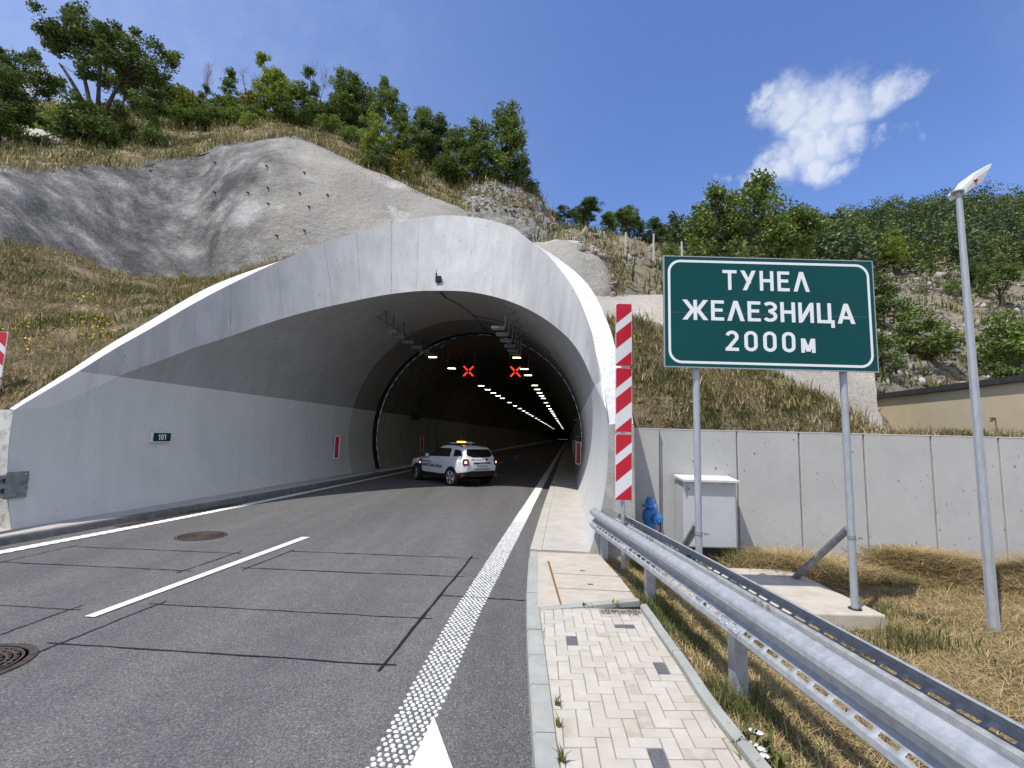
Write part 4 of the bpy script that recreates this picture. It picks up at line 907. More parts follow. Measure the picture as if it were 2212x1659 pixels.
# short drain stubs sticking out of the sprayed slope
_sp = [p for r_ in shot_pts[4:-9] for p in r_]; _uv = []
for p in _sp:
    d = p-CAM; z = d.dot(vf); _uv.append((CX+F*d.dot(vr)/z, CY-F*d.dot(vu)/z))
_uv = np.array(_uv); M['stub'] = mat('dark_stub_pipe', (.03, .03, .032), rough=.7)
for k, (x, y) in enumerate(((579, 366), (658, 369), (469, 410), (534, 413), (582, 413), (648, 418), (709, 424), (585, 442), (666, 443), (325, 367), (660, 495), (600, 520), (470, 349))):
    P = _sp[int(np.argmin((_uv[:, 0]-x)**2+(_uv[:, 1]-y)**2))]; o = MB(); o.tube([P+Vector((0, .1, -.02)), P+Vector((-.02, -.16, -.06))], .04, 8)
    props(o.build('drain_stub', M['stub']), 'short dark drain stub poking out of the grey sprayed slope', 'drain pipe', 'drain stubs in the sprayed slope')
# ---------------------------------------------------------------- trees
from mathutils.kdtree import KDTree
def kd(*pl):
    pts = [p for g in pl for r_ in g for p in r_]; k = KDTree(len(pts))
    for i, p in enumerate(pts): k.insert((p.x, p.y, 0), i)
    k.balance(); return k, pts
KD_L = kd(hill_pts, shot_pts[-8:], rock_pts); KD_R = kd(rhill_pts); KD_B = kd(bank_pts); KD_RB = kd(rbank_pts, apron_pts)
def gz(K, x, y):
    w = 0; z = 0
    for co, i, d in K[0].find_n((x, y, 0), 4):
        q = 1/(d+.05); w += q; z += q*K[1][i].z
    return z/w
M['bark'] = mat('grey_bark', (.045, .036, .028), (.10, .085, .07), scale=9, rough=.95, bump=.5, bscale=18, stretch=(1, 1, .3))
M['deadwood'] = mat('pale_dead_wood', (.22, .19, .165), (.34, .30, .27), scale=9, rough=.95)
M['leaf_dark'] = island('dark_leaf', [(0, (0.050, 0.086, 0.023)), (.4, (0.088, 0.138, 0.033)), (.75, (0.138, 0.193, 0.050)), (1, (0.207, 0.255, 0.076))], rough=.6, spec=.2, trans=.22)
M['leaf_mid'] = island('oak_leaf', [(0, (0.076, 0.121, 0.027)), (.4, (0.131, 0.193, 0.042)), (.75, (0.193, 0.262, 0.062)), (1, (0.276, 0.331, 0.096))], rough=.6, spec=.2, trans=.25)
M['leaf_light'] = island('bright_leaf', [(0, (0.138, 0.200, 0.031)), (.5, (0.234, 0.303, 0.049)), (1, (0.358, 0.400, 0.082))], rough=.55, trans=.3)
M['leaf_yellow'] = island('yellowish_leaf', [(0, (.11, .13, .015)), (.5, (.19, .20, .025)), (1, (.28, .26, .04))], rough=.55, trans=.3)
M['needle'] = island('pine_needle_clump', [(0, (0.042, 0.069, 0.031)), (.5, (0.071, 0.107, 0.044)), (1, (0.118, 0.151, 0.062))], rough=.6, trans=.1)
M['leaf_far'] = island('far_leaf', [(0, (0.082, 0.124, 0.033)), (.5, (0.145, 0.200, 0.050)), (1, (0.234, 0.276, 0.082))], rough=.6, trans=.2)
def leaves(cent, rad, per, size, flat=.75):
    n = len(cent)*per; c = np.repeat(cent, per, 0); rr_ = np.repeat(rad, per)
    d = rng.normal(0, 1, (n, 3)); d /= np.linalg.norm(d, axis=1)[:, None]; d *= (rng.random(n)**.45)[:, None]
    p = c+d*rr_[:, None]*np.array([1, 1, flat])
    nn = rng.normal(0, 1, (n, 3)); nn[:, 2] = np.abs(nn[:, 2])+.5; nn /= np.linalg.norm(nn, axis=1)[:, None]
    t = np.cross(nn, rng.normal(0, 1, (n, 3))); t /= np.linalg.norm(t, axis=1)[:, None]; b_ = np.cross(nn, t)
    s = (size*(.55+.9*rng.random(n)))[:, None]
    V = np.stack([p-t*s*.6, p+b_*s*.36-nn*s*.08, p+t*s*.6, p-b_*s*.36-nn*s*.08], 1).reshape(-1, 3)
    return V, np.arange(n*4).reshape(-1, 4)
def make_tree(name, h, blobs, stems, tr, ncl, per, leaf, crad, lm, bark='bark', twig=.018, bare=False, seed=1, z0=.0, gap=.0):
    """blobs: crown masses (x, y, z, rx, ry, rz, weight); stems: list of paths of trunk points"""
    random.seed(seed); t = thing(name, 'x', 'tree', (0, 0, 0))
    b = MB(); spts = []
    for st in stems:
        pp = catmull(st, 5); L = len(pp)
        b.tube(pp, [max(tr*(1-.82*i/L)*(st[0][2] < .2 and 1 or .6), .012) for i in range(L)], 7)
        spts += [(Vector(p), max(tr*(1-.82*i/L), .012)) for i, p in enumerate(pp) if i > L*.22]
    cl = []; W_ = [q[6] for q in blobs]
    while len(cl) < ncl:
        q = random.choices(blobs, W_)[0]; d = Vector((random.gauss(0, 1), random.gauss(0, 1), random.gauss(0, 1))).normalized()*(random.random()**.38)
        p = Vector((q[0]+d.x*q[3], q[1]+d.y*q[4], q[2]+d.z*q[5]))
        if gap and noise.noise(p*1.3+Vector((seed, 0, 0))) < -gap: continue
        if p.z > z0: cl.append(p)
    for p in cl:
        if p.z < .5 and not bare: continue
        s, r_ = min(spts, key=lambda a: (a[0]-p).length+(.8 if a[0].z > p.z-.05 else 0)*abs(a[0].z-p.z+.3))
        mdl = s.lerp(p, .5)+Vector((random.uniform(-.1, .1), random.uniform(-.1, .1), -.05*(p-s).length))
        b.tube([s, mdl, p], [min(r_*.55, twig*1.7), twig, twig*.4], 4, cap=False)
        if bare:
            for k in range(5):
                e = p+Vector((random.uniform(-.25, .25), random.uniform(-.25, .25), random.uniform(0, .5))); b.tube([mdl.lerp(p, random.random()), e], [twig*.5, twig*.2], 3, cap=False)
    b.build('trunk', M[bark], t, smooth=True)
    if not bare or per:
        C = np.array([tuple(p) for p in cl]); V, Q = leaves(C, crad*(.6+.8*rng.random(len(C))), int(per*1.55), leaf*.76)
        npmesh('crown', V, Q, M[lm], parent=t)
    random.seed(seed+99); return t
V3 = lambda *a: tuple(a)
protos = {}
protos['big'] = make_tree('oak_tree', 8.6, [(-1.9, 0, 6.9, 2.0, 1.6, 1.0, 1.2), (-3.3, .2, 6.6, 1.3, 1.1, .6, .55), (-.3, 0, 6.8, 2.0, 1.8, 1.5, 1.6), (1.5, 0, 5.7, 1.8, 1.7, 1.3, 1.5), (2.6, 0, 4.7, 1.1, 1., .8, .5), (.6, 0, 4.6, 2.0, 1.5, .8, .8), (-.9, 0, 5.0, 1.4, 1.3, .7, .5), (-.9, .1, 1.2, 1.5, 1.2, .9, .55), (.8, .1, .9, 1.2, 1.2, .7, .35)],
    [[(0, 0, -.3), (-.15, 0, 1.5), (-.5, 0, 3.2), (-1.4, .1, 5.2), (-2.6, 0, 6.6)], [(.1, .1, -.3), (.1, .1, 2), (.05, 0, 4), (-.1, 0, 7.2)], [(.2, 0, -.3), (.5, 0, 1.7), (1.0, .1, 3.6), (1.8, 0, 5.4)], [(-.1, .1, 0), (-.5, 0, 2.2), (-1.5, -.2, 4.0), (-2.3, 0, 4.9)]],
    .17, 230, 58, .17, .42, 'leaf_dark', seed=3, gap=.16)
protos['slim'] = make_tree('slender_tree', 5.6, [(.5, 0, 4.9, .45, .4, .7, 1), (.05, 0, 3.9, .55, .5, .5, .8), (.35, 0, 3.0, .8, .7, .5, 1), (-.1, 0, 2.1, .8, .7, .45, .7), (.1, 0, 1.2, .5, .5, .4, .3)],
    [[(0, 0, -.3), (.0, 0, 1.2), (.35, 0, 2.6), (.3, 0, 3.8), (.55, 0, 5.3)]], .085, 62, 46, .15, .30, 'leaf_mid', twig=.012, seed=5, gap=.12)
protos['round'] = make_tree('round_tree', 4.2, [(0, 0, 2.9, 1.5, 1.4, 1.0, 1.6), (.7, 0, 2.3, 1.2, 1.1, .8, 1), (-.8, 0, 2.2, 1.0, 1., .7, .8), (0, 0, 3.7, .7, .7, .5, .5)],
    [[(0, 0, -.3), (.05, 0, 1.0), (-.1, 0, 2.), (-.5, 0, 3.)], [(.03, 0, .8), (.3, 0, 1.6), (.8, 0, 2.6)]], .09, 92, 50, .15, .36, 'leaf_light', twig=.012, seed=8, gap=.2)
protos['dense'] = make_tree('oak_tree', 5.2, [(0, 0, 4.2, .75, .7, .9, 1), (.2, 0, 3.1, 1.15, 1.1, .8, 1.3), (-.2, 0, 2.1, 1.3, 1.2, .8, 1.4), (.3, 0, 1.2, 1.2, 1.1, .6, .9), (.9, 0, 2.4, .7, .6, .6, .5)],
    [[(0, 0, -.3), (.05, 0, 1.4), (0, 0, 3), (.1, 0, 4.8)]], .10, 110, 54, .15, .36, 'leaf_mid', twig=.013, seed=11, gap=.18)
protos['broad'] = make_tree('broad_oak_tree', 5.6, [(0, 0, 4.2, 1.4, 1.3, 1.1, 1.2), (-1.6, 0, 3.4, 1.4, 1.2, 1.0, 1.1), (1.6, 0, 3.3, 1.5, 1.3, .9, 1.2), (.3, 0, 2.5, 2.2, 1.8, .8, 1.3), (-2.3, 0, 2.2, 1., .9, .7, .6), (2.6, 0, 3.6, .7, .7, .4, .3), (.4, 0, 5.2, .55, .5, .5, .35), (-1.7, 0, 4.5, .45, .45, .4, .25)],
    [[(0, 0, -.3), (.0, 0, 1.2), (-.2, 0, 2.6), (.2, 0, 4.8)], [(.05, 0, .8), (.9, 0, 2.0), (2.0, 0, 3.2)], [(-.05, 0, .9), (-1, 0, 2.1), (-1.8, 0, 3.4)]], .15, 170, 54, .165, .40, 'leaf_mid', seed=14, gap=.2)
protos['bare'] = make_tree('bare_tree', 4.8, [(-.4, 0, 3.9, .7, .4, .9, 1), (.5, 0, 3.9, .6, .4, .9, 1)], [[(.1, 0, -.3), (.05, 0, 1.6), (-.3, 0, 3.0), (-.6, 0, 4.6)], [(.05, 0, 1.5), (.3, 0, 3.), (.55, 0, 4.9)]], .06, 26, 0, .1, .2, 'leaf_mid', bark='deadwood', twig=.014, bare=True, seed=17)
for n_, lm, seed in (('bush', 'leaf_mid', 21), ('darkbush', 'leaf_dark', 22), ('limebush', 'leaf_light', 23), ('yellowbush', 'leaf_yellow', 24)):
    protos[n_] = make_tree('bush', 1.8, [(0, 0, .8, 1.0, .9, .7, 1.4), (-.7, 0, .55, .7, .6, .45, .7), (.7, 0, .6, .7, .6, .5, .7), (.1, 0, 1.4, .5, .5, .4, .5)], [[(0, 0, -.2), (0, 0, .6), (.1, 0, 1.3)]], .04, 46, 48, .12, .32, lm, twig=.01, seed=seed, gap=.3)
    props(protos[n_], cat='bush')
# same skeletons in other leaf colours
def recolour(k, src, lm):
    t = dup(protos[src]); t.name = protos[src].name
    for c in t.children:
        if c.name.startswith('crown'):
            c.data = c.data.copy(); c.data.materials[0] = M[lm]
    protos[k] = t
recolour('dense_dark', 'dense', 'leaf_dark'); recolour('round_mid', 'round', 'leaf_mid'); recolour('broad_dark', 'broad', 'leaf_dark'); recolour('slim_light', 'slim', 'leaf_light'); recolour('broad_light', 'broad', 'leaf_light')
PH = dict(big=8.4, slim=5.6, slim_light=5.6, round=4.3, round_mid=4.3, dense=5.2, dense_dark=5.2, broad=5.6, broad_dark=5.6, broad_light=5.6, bare=5.2, bush=1.8, darkbush=1.8, limebush=1.8, yellowbush=1.8)
used_p = set()
def plant(kind, x, y, Y, hpx, label, K, wide=1., rz=None, group=None, sink=.1, cat=None):
    p = AtY(x, y, Y); z = gz(K, p.x, p.y); h = hpx/F*Y*(1.2 if K is KD_L else 1.12)
    s = h/PH[kind]; r_ = random.uniform(0, 6.28) if rz is None else rz
    t = protos[kind] if kind not in used_p else dup(protos[kind]); used_p.add(kind)
    t.location = (p.x, p.y, (z if abs(z-p.z) < 2.5 else p.z)-sink); t.rotation_euler = (0, 0, r_); t.scale = (s*wide, s*wide, s)
    t['label'] = label; t['group'] = group or ('trees on the crest above the tunnel' if K is KD_L else 'trees on the right hillside')
    if cat: t['category'] = cat
    return t
gb = 'bushes on the crest above the tunnel'
L = KD_L
plant('big', 196, 296, 28, 292, 'tallest wide oak with several leaning stems at the far left of the crest', L, 1.0, rz=0)
plant('dense_dark', -8, 318, 25, 172, 'dark tree cut off by the left photo edge, in front of the crest', L, 1.25)
plant('broad_dark', 42, 225, 38, 150, 'dark rounded tree further back behind the pale sprayed patch', L, .8)
plant('darkbush', 178, 300, 27.5, 95, 'dark dense bush around the foot of the tallest oak', L, 1.2, group=gb)
plant('limebush', 132, 262, 29.5, 70, 'lime green bush left of the tallest oak stems', L, .9, group=gb)
plant('darkbush', 222, 302, 27, 60, 'low dark bush right below the stems of the tallest oak', L, 1., group=gb)
plant('slim', 325, 282, 29, 205, 'slender crooked tree with small leaf tufts right of the tallest oak', L, 1., rz=0)
plant('round_mid', 262, 246, 38, 120, 'pale green tree further back right of the tallest oak', L, .9)
plant('dense', 290, 246, 40, 105, 'loose green tree standing behind the slender crooked tree', L, .8)
plant('yellowbush', 280, 276, 30, 36, 'small yellow bush beside the slender crooked tree', L, 1.1, group=gb)
plant('bush', 330, 284, 28.5, 46, 'green bush at the foot of the slender crooked tree', L, 1., group=gb)
plant('bush', 385, 250, 36, 78, 'green thicket left of the first bare topped tree', L, 1.3, group=gb)
plant('yellowbush', 412, 252, 37, 62, 'yellow green thicket below the first bare topped tree', L, 1.4, group=gb)
plant('bare', 440, 258, 37, 135, 'bare grey topped tree nearest to the slender crooked tree', L, .9)
plant('slim', 432, 258, 36, 95, 'short leafy tree wrapped round the first bare topped tree', L, .9)
plant('slim', 488, 262, 36, 128, 'narrow leafy tree left of the thin leafless crown', L, 1., rz=2.)
plant('bush', 470, 262, 34, 62, 'mid green bush under the narrow leafy tree', L, 1.4, group=gb)
plant('bare', 532, 256, 38, 112, 'thin leafless brownish crown behind the bright round tree', L, 1.3, rz=1.)
plant('yellowbush', 528, 258, 36.5, 66, 'yellowish bush below the thin leafless crown', L, 1.1, group=gb)
plant('slim_light', 572, 258, 36, 145, 'tall leaning light green tree beside the bright round tree', L, .9, rz=3.3)
plant('round', 600, 262, 35.5, 112, 'bright green round tree with dark trunk in the middle of the crest', L, 1.05, rz=0)
plant('limebush', 540, 285, 30.5, 36, 'small bright bush on the bare ground above the sprayed slope', L, 1., group=gb)
plant('bush', 655, 268, 35.5, 75, 'green bush right of the bright round tree', L, 1.2, group=gb)
plant('bare', 682, 274, 36, 135, 'tallest bare grey branches among the leafy trees', L, 1., rz=.6)
plant('slim', 672, 272, 35.5, 115, 'thin leafy tree next to the tallest bare branches', L, 1., rz=4.)
plant('darkbush', 690, 284, 34, 56, 'dark bush under the tallest bare branches', L, 1.5, group=gb)
plant('dense', 735, 290, 34.5, 150, 'pointed leafy tree right of the tallest bare branches', L, .9)
plant('dense_dark', 768, 300, 35, 140, 'dark full tree behind the light green tree', L, 1.)
plant('broad', 815, 318, 34.5, 150, 'wide full tree behind the yellow shrub', L, .62)
plant('round', 802, 352, 28, 125, 'light green tree in front of the wide full tree', L, .72, rz=2.)
plant('darkbush', 822, 366, 27.6, 70, 'very dark bush on the edge of the sprayed slope', L, .95, group=gb)
plant('yellowbush', 878, 372, 28, 92, 'upright yellow green shrub on the edge of the sprayed slope', L, .5, group=gb)
plant('dense', 862, 334, 34, 112, 'green tree behind the upright yellow shrub', L, 1.)
plant('dense', 905, 344, 33, 130, 'bushy tree left of the middle of the right group', L, 1.05, rz=1.)
plant('dense_dark', 942, 352, 33.5, 120, 'dark green tree in the middle of the right group', L, 1.1)
plant('dense', 985, 372, 32, 125, 'rounded green tree left of the last tree on the crest', L, 1.1)
plant('dense', 1028, 385, 31.5, 140, 'full green tree touching the last tree on the crest', L, 1.0, rz=2.)
plant('dense', 1092, 408, 31, 172, 'last tree on the crest, tall and full above the rock', L, 1.05, rz=5.)
plant('darkbush', 1128, 415, 31, 62, 'dark bush under the last tree on the crest', L, .9, group=gb)
plant('bush', 1152, 436, 31, 28, 'small bush on the rocky shoulder', L, 1., group=gb)
for i, (x, y, Y, h) in enumerate(((395, 262, 34, 40), (440, 268, 33, 38), (505, 272, 33, 40), (620, 272, 34, 36), (720, 290, 33, 40), (250, 262, 34, 44), (560, 268, 34, 34), (960, 366, 31.5, 44), (760, 312, 32, 40), (1060, 402, 31, 34))):
    plant(('bush', 'darkbush')[i % 2], x, y, Y, h, 'low undergrowth bush between the tree trunks on the crest', L, 1.5, group='undergrowth bushes between the crest trees')
Rr = KD_R; gr = 'bushes on the right hillside'
plant('broad_dark', 1266, 500, 48, 64, 'dark spreading oak above the fence posts right of the portal', Rr, 1.5)
plant('broad_dark', 1216, 500, 46, 52, 'dark oak just right of the rocky shoulder', Rr, 1.25)
plant('broad', 1316, 508, 46, 48, 'small grey green tree behind the fence posts', Rr, 1.3)
plant('broad', 1360, 522, 38, 72, 'green tree behind the middle fence posts', Rr, 1.25)
plant('dense', 1352, 516, 42, 62, 'tall top rising behind the middle fence posts', Rr, .8)
plant('dense_dark', 1412, 535, 38, 66, 'tree right of the middle fence posts', Rr, 1.5)
plant('bush', 1455, 552, 33, 40, 'bush at the last fence post beside the sign', Rr, 1.2, group=gr)
plant('broad', 1632, 600, 26, 290, 'large dark green oak rising behind the green sign', Rr, .84, rz=0)
plant('broad_light', 1735, 585, 30, 110, 'lighter green tree right behind the green sign', Rr, .75)
plant('bush', 1520, 575, 28, 70, 'bush behind the upper left corner of the sign', Rr, 1.4, group=gr)
plant('broad_light', 1932, 592, 56, 100, 'spreading oak on top of the rocky slope', Rr, .86, rz=1.)
plant('broad', 1800, 560, 62, 70, 'rounded tree left of the oak on the rocky slope', Rr, 1.)
plant('broad', 2160, 640, 46, 105, 'green tree right of the lamp post at the edge of the rocks', Rr, .8)
plant('broad_dark', 2105, 612, 50, 75, 'dark tree behind the lamp post above the rocks', Rr, .9)
plant('bush', 1968, 772, 33, 95, 'round green bush in the middle of the rocky slope', Rr, 1.1, group=gr)
plant('yellowbush', 2012, 778, 33, 50, 'yellowish bush beside the round green bush', Rr, 1., group=gr)
plant('bush', 2160, 760, 33, 110, 'green bush on the rocks right of the lamp post', Rr, 1., group=gr)
plant('darkbush', 2165, 825, 28, 90, 'dark bush just above the cream building', Rr, 1.2, group=gr)
plant('darkbush', 1905, 800, 27, 95, 'dark bush beside the lower right corner of the sign', Rr, .7, group=gr)
plant('darkbush', 1910, 700, 38, 110, 'dark tall bush at the right edge of the sign', Rr, .8, group=gr)
plant('bush', 2060, 640, 48, 34, 'small bush among the upper rocks', Rr, 1.4, group=gr)
plant('yellowbush', 2085, 806, 27, 60, 'yellow green bush behind the lamp post', Rr, .7, group=gr)
plant('bush', 2240, 720, 34, 90, 'bush at the right photo edge on the rocks', Rr, 1.1, group=gr)
plant('limebush', 395, 596, 18.2, 24, 'pale flowering mullein like plant at the foot of the sprayed slope', KD_B, .8, group='plants on the left bank', cat='plant')
# far wood: crowns too many to count
pts = np.array([tuple(p) for r_ in rhill_pts[26:] for p in r_]); s_f = sampler(rhill_pts[22:]); C = s_f(7000)
d = C-np.array(CAM); zf = d@np.array(vf); px_ = CX+F*(d@np.array(vr))/zf; py_ = CY-F*(d@np.array(vu))/zf
ok = (px_ > 1440) & (px_ < 2500) & (C[:, 1] > 38) & ~((px_ > 1880) & (py_ > 598)); C = C[ok]
C = C[:2300]
cl, rd = [], []
for p in C:
    h = random.choice((random.uniform(2.5, 4.5), random.uniform(3, 5), random.uniform(4.5, 6.5)))*(1+.5*max(0, p[0]-60)/60)*(1+.15*noise.noise(Vector(p)*.05)); n = 14
    for k in range(n):
        f = (k+.5)/n; r_ = h*.34*(1-f*.7); q = random.uniform(0, 6.28)
        cl.append((p[0]+r_*.7*math.cos(q), p[1]+r_*.7*math.sin(q), p[2]+h*(.12+.88*f))); rd.append(h*.15*(1.25-f*.5))
V, Q = leaves(np.array(cl), np.array(rd), 10, .40, .8)
half = len(Q)//3
dec = np.repeat(nz(C[:len(cl)//14], .09)+.5*nz(C[:len(cl)//14], .5) > .12, 14*10)
q4 = Q.reshape(-1, 4)
for nm, mk, ml in (('forest', ~dec, 'needle'), ('forest', dec, 'leaf_far')):
    vv = V.reshape(-1, 4, 3)[mk].reshape(-1, 3); npmesh(nm, vv, np.arange(len(vv)).reshape(-1, 4), M[ml], kind='stuff')
for k in protos:
    if k not in used_p:
        for c in protos[k].children: bpy.data.objects.remove(c)
        bpy.data.objects.remove(protos[k])
# ---------------------------------------------------------------- lettering: strokes built as flat strips
def arc(cx_, cy, rx_, ry, a0, a1, n=14): return [(cx_+rx_*math.cos(R(a0+(a1-a0)*k/n)), cy+ry*math.sin(R(a0+(a1-a0)*k/n))) for k in range(n+1)]
def glyph(ch, t):
    """returns (width, [polylines in a box of height 1]); t = stroke width"""
    h = t/2; L, Rr_, T_, B_ = h, None, 1-h, h
    def w(x): return x
    lo = ch
    if ch == ' ': return .35, []
    if ch in 'ТT': return .66, [[(0, T_), (.66, T_)], [(.33, 0), (.33, 1-t)]]
    if ch in 'НH': return .64, [[(h, 0), (h, 1)], [(.64-h, 0), (.64-h, 1)], [(t, .51), (.64-t, .51)]]
    if ch in 'ЕE': return .56, [[(h, 0), (h, 1)], [(t, T_), (.56, T_)], [(t, B_), (.56, B_)], [(t, .52), (.50, .52)]]
    if ch == 'Л': return .74, [('d', .09*0+h*1.1, 0, .37, 1), ('d', .74-h*1.1, 0, .37, 1)]
    if ch in 'А' 'A': return .76, [('d', h*1.1, 0, .38, 1), ('d', .76-h*1.1, 0, .38, 1), [(.2, .30), (.56, .30)]]
    if ch in 'УY':
        if ch == 'У': return .70, [('d', h*1.1, 1, .40, .36), ('d', .18, 0, .70-h*1.1, 1)]
        return .68, [('d', h, 1, .34, .42), ('d', .68-h, 1, .34, .42), [(.34, 0), (.34, .46)]]
    if ch == 'Ж': return 1.08, [[(.54, 0), (.54, 1)], ('d', h*1.1, 0, .46, .55), ('d', h*1.1, 1, .46, .45), ('d', 1.08-h*1.1, 0, .62, .55), ('d', 1.08-h*1.1, 1, .62, .45)]
    if ch == 'З': return .58, [arc(.27, .74, .31-h, .26-h, 150, -85), arc(.26, .28, .32-h, .28-h, 85, -150), [(.2, .53), (.30, .53)]]
    if ch == 'И': return .66, [[(h, 0), (h, 1)], [(.66-h, 0), (.66-h, 1)], ('d', h*1.2, .06, .66-h*1.2, .94)]
    if ch == 'Ц': return .74, [[(h, 0), (h, 1)], [(.62-h, 0), (.62-h, 1)], [(0, B_), (.74, B_)], [(.74-h*.9, -.22), (.74-h*.9, t)]]
    if ch in '0ОO': wd = .58 if ch == '0' else .70; return wd, [arc(wd/2, 1-.29, wd/2-h, .29-h, 180, 0) + arc(wd/2, .29, wd/2-h, .29-h, 0, -180) + [(h, .71)]]
    if ch == '2': return .58, [arc(.29, .70, .29-h, .30-h, 165, -28) + [(h*1.3, B_+.02)], [(0, B_), (.58, B_)]]
    if ch == 'м': return .62, [[(h, 0), (h, .70)], [(.62-h, 0), (.62-h, .70)], ('d', h*1.2, .70, .31, .06), ('d', .62-h*1.2, .70, .31, .06)]
    if ch in 'МM': return .80, [[(h, 0), (h, 1)], [(.80-h, 0), (.80-h, 1)], ('d', h*1.2, 1, .40, .15), ('d', .80-h*1.2, 1, .40, .15)]
    if ch == '1': return .30, [[(.30-h, 0), (.30-h, 1)], ('d', .04, .74, .30-h, 1)]
    if ch == 'Г': return .52, [[(h, 0), (h, 1)], [(t, T_), (.52, T_)]]
    if ch in 'СC': return .66, [arc(.34, .68, .34-h, .32-h, 25, 180) + arc(.34, .32, .34-h, .32-h, 180, 335)]
    if ch == 'G': return .68, [arc(.34, .68, .34-h, .32-h, 25, 180) + arc(.34, .32, .34-h, .32-h, 180, 360) + [(.68-h, .46)], [(.38, .46), (.68, .46)]]
    if ch in 'РP': return .58, [[(h, 0), (h, 1)], [(t, T_), (.32, T_)] + arc(.32, .73, .26-h, .27-h, 90, -90)[1:] + [(t, .46+h)]]
    if ch == 'R': return .62, [[(h, 0), (h, 1)], [(t, T_), (.32, T_)] + arc(.32, .73, .26-h, .27-h, 90, -90)[1:] + [(t, .46+h)], ('d', .62-h, 0, .32, .46)]
    if ch in 'ВB': return .60, [[(h, 0), (h, 1)], [(t, T_), (.30, T_)] + arc(.30, .75, .25-h, .25-h, 90, -90)[1:] + [(t, .5+h)], [(.30, .5+h*.2)] + arc(.32, .26, .28-h, .26-h, 90, -90) + [(t, B_)]]
    if ch in 'ХX': return .68, [('d', h, 0, .68-h, 1), ('d', h, 1, .68-h, 0)]
    if ch == '8': return .58, [arc(.29, .75, .26-h, .25-h, 90, 450), arc(.29, .28, .29-h, .28-h, 90, 450)]
    if ch == '9': return .58, [arc(.29, .70, .29-h, .30-h, 0, 360), arc(.29, .32, .29-h, .32-h, 0, -150) + [], [(.58-h, .3), (.58-h, .7)]]
    if ch == '6': return .58, [arc(.29, .30, .29-h, .30-h, 0, 360), arc(.29, .68, .29-h, .32-h, 180, 30), [(h, .3), (h, .7)]]
    if ch == '5': return .56, [[(.54, T_), (.10, T_), (.08, .56)] + arc(.27, .32, .29-h, .32-h, 120, -150)]
    if ch == '4': return .60, [[(.44, 0), (.44, 1)], [(0, .28), (.60, .28)], ('d', .06, .30, .44, 1)]
    if ch == '3': return glyph('З', t)
    if ch == 'I': return t, [[(h, 0), (h, 1)]]
    if ch == 'W': return .96, [('d', h, 1, .24, 0), ('d', .48, .9, .24, 0), ('d', .48, .9, .72, 0), ('d', .96-h, 1, .72, 0)]
    if ch == 'S': return .58, [arc(.29, .74, .29-h, .26-h, 30, 270) + arc(.29, .27, .29-h, .27-h, 90, -150)]
    if ch == 'U': return .62, [[(h, 1)] + arc(.31, .30, .31-h, .30-h, 180, 360) + [(.62-h, 1)]]
    if ch == 'D': return .64, [[(h, 0), (h, 1)], [(t, T_), (.3, T_)] + arc(.3, .5, .34-h, .5-h, 90, -90)[1:] + [(t, B_)]]
    return .5, [[(0, 0), (.5, 0), (.5, 1), (0, 1), (0, 0)]]
def text(mb, s, height, place, t=.17, gap=.16, align=.5, xs=1., mi=0):
    """place(x, y, lift) -> 3d point; returns the width"""
    gl = [glyph(c, t) for c in s]; W_ = sum(g[0] for g in gl)*xs+gap*(len(s)-1); x0 = -W_*align; k = 0
    for wd, st in gl:
        for p in st:
            lift = .0004+.00012*(k % 7); k += 1
            if p[0] == 'd':
                _, xa, ya, xb, yb = p; tw = t*.56*math.hypot(xb-xa, yb-ya)/max(abs(yb-ya), .05); tw = min(tw, t*.75)
                q = [(xa-tw, ya), (xa+tw, ya), (xb+tw, yb), (xb-tw, yb)]
                mb.poly(*[place((x0+x*xs)*height, y*height, lift) for x, y in q], mi=mi); continue
            rows = []
            for i, a in enumerate(p):
                d0 = Vector(p[i])-Vector(p[i-1]) if i else None; d1 = Vector(p[i+1])-Vector(p[i]) if i < len(p)-1 else None
                d0 = d0 if d0 is not None else d1; d1 = d1 if d1 is not None else d0
                d0 = d0.normalized() if d0.length else d1.normalized(); d1 = d1.normalized() if d1.length else d0
                n = Vector((-(d0.y+d1.y), d0.x+d1.x)); n = n.normalized() if n.length > .01 else Vector((-d0.y, d0.x)); m_ = t/2/max(.4, n.dot(Vector((-d0.y, d0.x))))
                rows.append([(a[0]+n.x*m_, a[1]+n.y*m_), (a[0]-n.x*m_, a[1]-n.y*m_)])
            mb.grid([[place((x0+x*xs)*height, y*height, lift) for x, y in r_] for r_ in rows], mi)
        x0 += wd*xs+gap
    return W_*height
def rrect(w, h, r, n=6):
    return [(sx*(w/2-r)+r*math.cos(a), sy*(h/2-r)+r*math.sin(a)) for sx, sy, a0 in ((1, 1, 0), (-1, 1, 90), (-1, -1, 180), (1, -1, 270)) for a in [R(a0+90*k/n) for k in range(n+1)]]
def plate3(mb, poly, place, th, mi=0):
    f = [place(x, y, 0) for x, y in poly]; k = [place(x, y, -th) for x, y in poly]
    mb.poly(*f, mi=mi); mb.poly(*k[::-1], mi=mi); mb.grid([f, k], mi, True)

